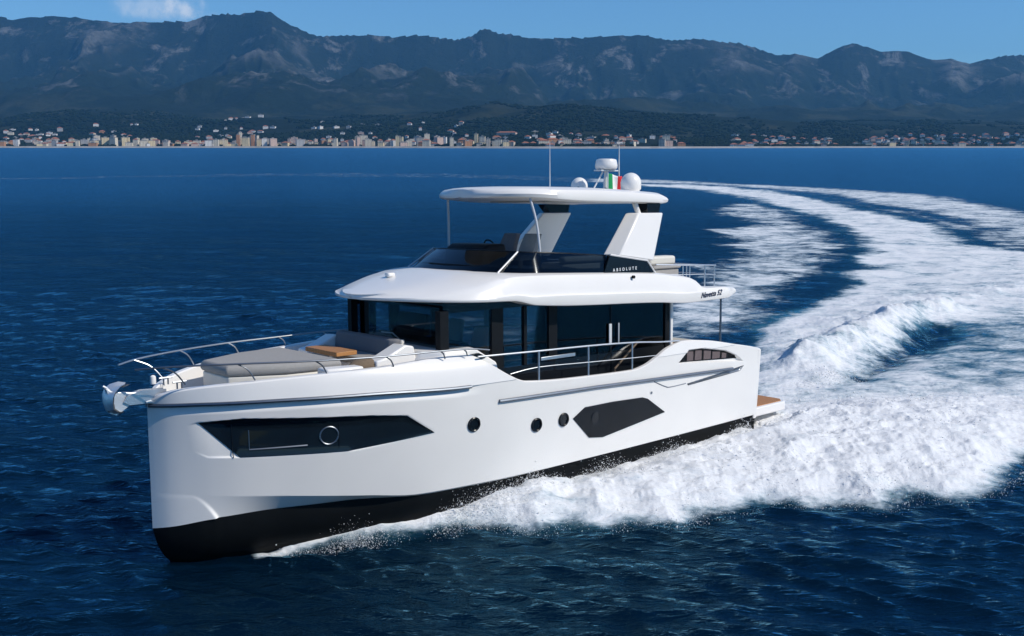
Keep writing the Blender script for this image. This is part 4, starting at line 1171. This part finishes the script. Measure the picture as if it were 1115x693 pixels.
hs = MB(); hs.prism([(9.42, -.50), (9.42, -.36), (9.25, -.34), (9.25, -.52)], 4.20, 4.29); part(hs, 'roof_highlight', 'gelcoat', roof, bevel=.03)  # small white block modelling a bright highlight on the roof
sc_ = MB()
for k in range(1): sc_.tube([(4.62, 2.02, 4.085), (4.62, 2.075, 4.085)], .035, 12)
part(sc_, 'deck_fitting', 'black_matt', roof)

# flybridge: windscreen band, arch base, consoles, seats
scr_b = [(3.95, 1.86, 4.17), (5.36, 1.88, 4.22), (6.6, 1.84, 4.26), (7.6, 1.70, 4.30), (8.08, 1.50, 4.33), (8.32, 1.0, 4.36), (8.42, .5, 4.38), (8.45, 0, 4.38)]
scr_t = [(4.3, 1.78, 4.45), (5.22, 1.79, 4.57), (6.3, 1.72, 4.65), (7.05, 1.60, 4.69), (7.45, 1.40, 4.71), (7.62, 1.0, 4.72), (7.68, .5, 4.725), (7.70, 0, 4.725)]
full_b = scr_b[1:] + [(x, -y, z) for x, y, z in scr_b[1:-1][::-1]]
full_t = scr_t[1:] + [(x, -y, z) for x, y, z in scr_t[1:-1][::-1]]
full_b = [(x, y, z - .05) for x, y, z in full_b]
g = MB(); g.grid([full_b, full_t]); g.grid([[(x - .012, y * .993, z) for x, y, z in full_b], [(x - .012, y * .993, z) for x, y, z in full_t]], flip=True)
fws = part(g, 'flybridge_windscreen', 'darkglass', sharp=60)
t_ = MB(); t_.tube(full_t, .014, 6); part(t_, 'top_trim', 'black', fws)
for s_ in (1, -1):
    f_ = MB(); f_.tube([(8.08, s_ * 1.51, 4.31), (7.45, s_ * 1.41, 4.71)], .018, 6); part(f_, 'screen_frame', 'paintpole', fws)
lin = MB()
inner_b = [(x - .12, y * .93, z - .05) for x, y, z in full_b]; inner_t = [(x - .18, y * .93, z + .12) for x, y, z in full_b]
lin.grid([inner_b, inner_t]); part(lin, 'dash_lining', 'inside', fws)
for s_ in (1, -1):
    pn = MB(); pn.prism([(5.38, 4.20), (5.20, 4.575), (3.98, 4.405), (3.72, 4.14)], s_ * 1.80, s_ * 1.885, axis='y')
    ab = part(pn, 'arch_base', 'black')
    tr2 = MB(); tr2.tube([(5.2, s_ * 1.885, 4.585), (3.98, s_ * 1.885, 4.415), (3.70, s_ * 1.885, 4.13)], .022, 6); part(tr2, 'trim_strip', 'gelcoat', ab)
    lg_ = MB()
    o_ = [(5.02, 4.56), (4.10, 5.47), (3.13, 5.47), (3.72, 4.40)]
    lg_.loft([[(o_[0][0], s_ * 1.50, o_[0][1]), (o_[3][0], s_ * 1.50, o_[3][1]), (o_[3][0], s_ * 1.86, o_[3][1]), (4.86, s_ * 1.86, o_[0][1] - .01)],
              [(o_[1][0], s_ * 1.33, o_[1][1]), (o_[2][0], s_ * 1.33, o_[2][1]), (o_[2][0], s_ * 1.63, o_[2][1]), (3.98, s_ * 1.63, o_[1][1])]])
    arm = part(lg_, 'arch_leg', 'gelcoat', bevel=.03)
    ax_ = 3.86 if s_ < 0 else 3.62; bx_ = 4.05 if s_ < 0 else 3.66
    if s_ > 0:
        sk_ = MB(); sk_.tube([(3.80, 1.47, 5.44), (3.95, 1.47, 5.70)], .06, 10); part(sk_, 'neck_strut', 'gelcoat', arm)
    nk = MB(); nk.loft([[(ax_, s_ * 1.36, 5.475), (3.22, s_ * 1.36, 5.475), (3.22, s_ * 1.58, 5.475), (ax_, s_ * 1.58, 5.475)], [(bx_, s_ * 1.33, 5.68), (3.2, s_ * 1.33, 5.68), (3.2, s_ * 1.6, 5.68), (bx_, s_ * 1.6, 5.68)]]); part(nk, 'arch_neck', 'black', arm)
cn = MB(); cn.loft([[(7.55 - .25 * t, -.95, z), (7.55 - .25 * t, .35, z), (6.8 + .05 * t, .35, z), (6.8 + .05 * t, -.95, z)] for t, z in ((0, 4.25), (.3, 4.72), (1, 4.83))]); part(cn, 'helm_console', 'black_matt', bevel=.05, seg=3)
wh = MB(); wh.tube([(6.72 + .07 * math.sin(t), -.3 + .18 * math.cos(t), 4.74 + .16 * math.sin(t)) for t in np.linspace(0, 2 * math.pi, 25)], .016, 6); part(wh, 'steering_wheel', 'black_matt')
for y in (-.62, .08):
    s_ = MB(); s_.box(5.95, 6.4, y - .27, y + .27, 4.45, 4.58); s_.loft([[(6.05 - .22 * t, y - .27 + .05 * t, z), (6.05 - .22 * t, y + .27 - .05 * t, z), (5.92 - .22 * t, y + .27 - .05 * t, z), (5.92 - .22 * t, y - .27 + .05 * t, z)] for t, z in ((0, 4.5), (.5, 4.8), (1, 5.02))]); s_.tube([(6.17, y, 4.2), (6.17, y, 4.46)], .06, 10)
    part(s_, 'helm_seat', 'fabric_shaded' if y < -.3 else 'fabric', bevel=.03)
s_ = MB(); s_.box(4.9, 6.2, .75, 1.45, 4.2, 4.42); s_.box(4.9, 6.2, 1.30, 1.5, 4.42, 4.56); part(s_, 'flybridge_settee', 'beige', bevel=.05)
s_ = MB(); s_.box(1.75, 2.75, .0, 1.0, 3.7, 4.12); s_.box(1.72, 2.75, .82, 1.05, 4.12, 4.20); lb = part(s_, 'aft_lounger', 'fabric', bevel=.05)
s_ = MB(); s_.box(1.75, 2.72, .55, .9, 4.20, 4.42); part(s_, 'lounger_backrest', 'cream', lb, bevel=.06, seg=3)
# aft flybridge rail
mb = MB()
loop = [(3.55, 1.78, 4.30), (2.6, 1.80, 4.25), (1.85, 1.82, 4.22), (1.25, 1.72, 4.19), (1.10, 1.4, 4.18), (1.08, 0, 4.18), (1.10, -1.4, 4.18), (1.25, -1.72, 4.19), (1.85, -1.82, 4.22), (3.55, -1.78, 4.30)]
mb.tube(loop, .016, 7); ar_ = part(mb, 'aft_rail', 'steel')
mb = MB(); mb.tube([(x, y, z - .22) for x, y, z in loop], .009, 6); part(mb, 'lower_rail', 'steel', ar_)
for (x, y, z) in ((2.6, 1.80, 4.25), (2.35, 1.8, 4.24), (1.80, 1.82, 4.22), (1.20, 1.65, 4.19), (1.08, .7, 4.18), (1.08, -.7, 4.18), (1.2, -1.65, 4.19), (1.8, -1.82, 4.22), (2.6, -1.80, 4.25)):
    st = MB(); st.tube([(x, y, float(zrt(x)) - .05), (x, y, z)], .016, 6); part(st, 'stanchion', 'steel', ar_)

# hardtop
def wh_(x): return np.where(x < 6.2, 1.66 - .10 * sstep(3.4, 2.85, x), 1.66 * np.maximum(1 - (np.clip(x - 6.2, 0, 1.7) / 1.62) ** 2.3, 0) ** (1 / 2.3))
xs = np.concatenate([np.linspace(2.87, 3.2, 6), np.linspace(3.4, 6.2, 20), np.linspace(6.3, 7.6, 20), np.linspace(7.64, 7.819, 8)])
rings = []
for x in xs:
    W = float(wh_(x)); e = min(1, W / .5)
    zb_ = float(interp(x, [2.87, 3.1, 4, 6, 7.1, 8.06], [5.69, 5.67, 5.69, 5.725, 5.79, 5.82])); zt_ = float(interp(x, [2.87, 3.05, 3.3, 5.6, 7.2, 7.8, 8.06], [5.87, 5.915, 5.935, 6.015, 6.005, 5.95, 5.88]))
    half = [(W * .35, zb_ + .015), (W * .72, zb_ + .01), (W * .80, zb_ + .0), (W - .10 * e, zb_), (W - .02 * e, zb_ + .03), (W, (zb_ * 2 + zt_) / 3 + .02), (W - .05 * e, zt_ - .05), (W - .18 * e, zt_), (W * .6, zt_ + .03), (W * .3, zt_ + .045)]
    half = [(max(y, .001), z) for y, z in half]
    rings.append([(x, y, z) for y, z in half] + [(x, -y, z) for y, z in half[::-1]])
hm = MB(); hm.loft(rings); hard = part(hm, 'hardtop', 'gelcoat', sharp=40)
hp = MB(); hp.box(3.9, 6.2, -.9, .9, 5.716, 5.80); part(hp, 'headliner', 'ceiling', hard, bevel=.01)
for s_ in (1, -1):
    p_ = MB(); p_.tube([(6.93, s_ * 1.52, 4.25), (6.93, s_ * 1.51, 4.75), (6.97, s_ * 1.46, 5.3), (7.06, s_ * 1.36, 5.80)], .026, 10, smooth=4); part(p_, 'hardtop_pole', 'paintpole')
    p_ = MB(); p_.tube([(1.42, s_ * 2.02, 2.20), (1.42, s_ * 2.02, 3.46)], .027, 10); part(p_, 'aft_pole', 'rubsteel')
for s_, yy in ((1, .84), (-1, -.84)):
    d_ = MB(); prof = [(.20, 0), (.205, .06), (.235, .09), (.24, .22)] + [(.24 * math.cos(t), .22 + .25 * math.sin(t)) for t in np.linspace(.15, 1.5, 9)]
    k_ = 1.0 if s_ == 1 else .86
    d_.lathe([(r * k_, z * k_) for r, z in prof], (3.36, yy, 5.93), 32); part(d_, 'satellite_dome', 'gelcoat', sharp=60)
mt = MB(); mt.tube([(3.35, .0, 5.93), (3.30, .0, 6.47)], [.055, .045], 10); mt.tube([(3.82, .0, 5.93), (3.42, .0, 6.44)], .02, 6); mt.box(3.0, 3.6, -.12, .12, 6.46, 6.49)
mast = part(mt, 'radar_mast', 'paintpole')
rd = MB(); rd.lathe([(.22, 0), (.26, .03), (.27, .10), (.25, .2), (.235, .235), (.18, .25)], (3.3, 0, 6.50), 32); part(rd, 'radar_scanner', 'gelcoat', mast, sharp=50)
an = MB(); an.tube([(4.5, -.7, 5.95), (4.5, -.7, 6.1), (4.5, -.7, 7.15)], [.018, .013, .007], 6); part(an, 'whip_antenna', 'paintpole')
an = MB(); an.tube([(2.98, .12, 6.0), (2.98, .12, 6.45), (2.98, .12, 7.08)], [.018, .016, .009], 6); part(an, 'whip_antenna', 'paintpole')
hn = MB(); hn.lathe([(.05, 0), (.07, .04), (.06, .1), (.02, .13)], (4.0, -.25, 5.96), 12); part(hn, 'horn', 'black_matt')
fp = MB(); fp.tube([(3.50, .24, 5.94), (3.50, .24, 6.42)], .013, 6); part(fp, 'flag_staff', 'paintpole')

# cockpit: table, settee, ladder tube behind the saloon
ck = MB(); ck.box(.25, .8, -1.4, 1.4, 1.75, 2.15); part(ck, 'cockpit_settee', 'beige', bevel=.05)
ck = MB(); ck.box(1.3, 2.2, -.7, .5, 2.14, 2.18); ck.tube([(1.75, -.1, 1.75), (1.75, -.1, 2.14)], .06, 10); part(ck, 'cockpit_table', 'teak', bevel=.01)
ld = MB(); ld.tube([(2.85, .75, 3.42), (2.8, .75, 3.2), (2.62, .75, 2.9), (2.55, .75, 2.5), (2.5, .75, 1.8)], .02, 7, smooth=4); part(ld, 'ladder_handrail', 'steel')
ap = MB(); ap.box(2.86, 2.95, 1.60, 1.74, 1.76, 3.46); part(ap, 'aft_pillar', 'gelcoat', bevel=.02)

# lettering on the port side
def lettering(body, size, mat, loc, name, parent, shear=0.0, space=1.0, off=0.0, tilt=0.0):
    c = bpy.data.curves.new(name, 'FONT'); c.body = body; c.size = size; c.shear = shear; c.space_character = space
    c.align_x = 'CENTER'; c.extrude = .002; c.offset = off
    t = bpy.data.objects.new('tmp', c); COL.objects.link(t)
    dg = bpy.context.evaluated_depsgraph_get()
    me = bpy.data.meshes.new_from_object(t.evaluated_get(dg))
    bpy.data.objects.remove(t); bpy.data.curves.remove(c)
    ca, sa = math.cos(tilt), math.sin(tilt)
    R = Matrix(((-1, 0, 0, loc[0]), (0, 0, 1, loc[1]), (0, 1, 0, loc[2]), (0, 0, 0, 1))) @ Matrix.Rotation(tilt, 4, 'Z')
    me.transform(R)
    me.materials.clear(); me.materials.append(M[mat])
    o = bpy.data.objects.new(name, me); COL.objects.link(o); o.parent = parent
    return o
lettering('ABSOLUTE', .095, 'text_white', (4.72, 1.89, 4.225), 'lettering', yacht, space=1.95, off=.002, tilt=.02)
lettering('Navetta 52', .175, 'text_navy', (1.98, 2.157, 3.505), 'lettering', yacht, shear=.5, off=.003, tilt=.05)

# loose things aboard
def aboard(o):
    o.matrix_world = yacht.matrix_world.copy(); return o
pd = MB(); pd.loft([[(13.46 - s_, -.52 + s_, z), (13.46 - s_, .52 - s_, z), (12.5, .98 - s_, z), (11.5 + s_, 1.12 - s_, z), (11.5 + s_, -1.12 + s_, z), (12.5, -.98 + s_, z)] for s_, z in ((.03, 2.705), (0, 2.76), (0, 2.84), (.05, 2.90))])
o = pd.build('sunbathing_pad', M['fabric'], None, bevel=.04, seg=3); aboard(o); tag(o, 'wide grey sunbathing cushion lying on the yacht foredeck', 'cushion')
tp = MB(); tp.box(10.82, 11.28, -.55, .58, 2.845, 2.93)
o = tp.build('serving_tray', M['teak'], None, bevel=.012); aboard(o); tag(o, 'teak tray top on its post between sun cushion and grey backrest', 'tray')
an = MB()
an.prism([(14.40, 2.37), (14.40, 2.54), (14.9, 2.56), (15.16, 2.60), (15.30, 2.56), (15.30, 2.40), (15.05, 2.38)], -.035, .035, axis='y')
anchor = an.build('anchor', M['galv'], None, bevel=.012); aboard(anchor); tag(anchor, 'polished steel anchor hanging in the bow roller of the white yacht', 'anchor')
fl = MB()
P_ = []
for t in np.linspace(0, 1, 9):                      # a scoop-shaped fluke, swept from its upper horn down to the tip and back
    a_ = rad(115) - t * rad(205)
    cx_, cz_ = 15.14 + .23 * math.cos(a_) * (1 if t < .75 else 1.1), 2.44 + .24 * math.sin(a_)
    w_ = .05 + .20 * math.sin(math.pi * min(1, t * .85 + .12))
    P_.append([(cx_ - .05 * abs(q) ** 2, q * w_, cz_ + .05 * abs(q)) for q in np.linspace(-1, 1, 7)])
fl.grid(P_)
fl.grid([[(x - .03, y * .9, z + .012) for x, y, z in r] for r in P_], flip=True)
fl.tube([(15.24, 0, 2.56), (15.33, 0, 2.68), (15.38, 0, 2.72)], [.03, .028, .018], 8)
fl.prism([(15.34, 2.66), (15.30, 2.48), (15.30, 2.26), (15.20, 2.21), (15.02, 2.32), (14.92, 2.42), (15.2, 2.56)], -.05, .05, axis='y')
o = fl.build('fluke', M['galv'], anchor)
# flag: three waving stripes in one cloth
m, n, l, b = new_mat('tricolour cloth')
b.inputs['Roughness'].default_value = .8
at = n.new('ShaderNodeUVMap'); sp = n.new('ShaderNodeSeparateXYZ'); l.new(at.outputs[0], sp.inputs[0])
cr = n.new('ShaderNodeValToRGB'); cr.color_ramp.interpolation = 'CONSTANT'
cr.color_ramp.elements[0].color = (.0, .27, .08, 1); cr.color_ramp.elements[1].position = .333; cr.color_ramp.elements[1].color = (.8, .8, .78, 1)
e_ = cr.color_ramp.elements.new(.666); e_.color = (.62, .02, .03, 1)
l.new(sp.outputs[0], cr.inputs[0]); l.new(cr.outputs[0], b.inputs['Base Color'])
nu, nv = 30, 12
V = []; 
for j in range(nv):
    for i in range(nu):
        u, v = i / (nu - 1), j / (nv - 1)
        V.append((3.49 - .40 * u, .24 + .03 * math.sin(u * 8 + v * 1.5) * (u + .15) + .08 * u, 5.97 + .42 * v - .06 * u + .015 * math.sin(u * 7)))
F = [(j * nu + i, j * nu + i + 1, (j + 1) * nu + i + 1, (j + 1) * nu + i) for j in range(nv - 1) for i in range(nu - 1)]
flag = np_mesh('flag', V, F, m)
uv = flag.data.uv_layers.new(name='UVMap')
for p in flag.data.polygons:
    for li in p.loop_indices:
        vi = flag.data.loops[li].vertex_index
        uv.data[li].uv = ((vi % nu) / (nu - 1), (vi // nu) / (nv - 1))
so_ = flag.modifiers.new('thick', 'SOLIDIFY'); so_.thickness = .003
aboard(flag); tag(flag, 'green, white and red flag flying between radar mast and white dome on the hardtop', 'flag')
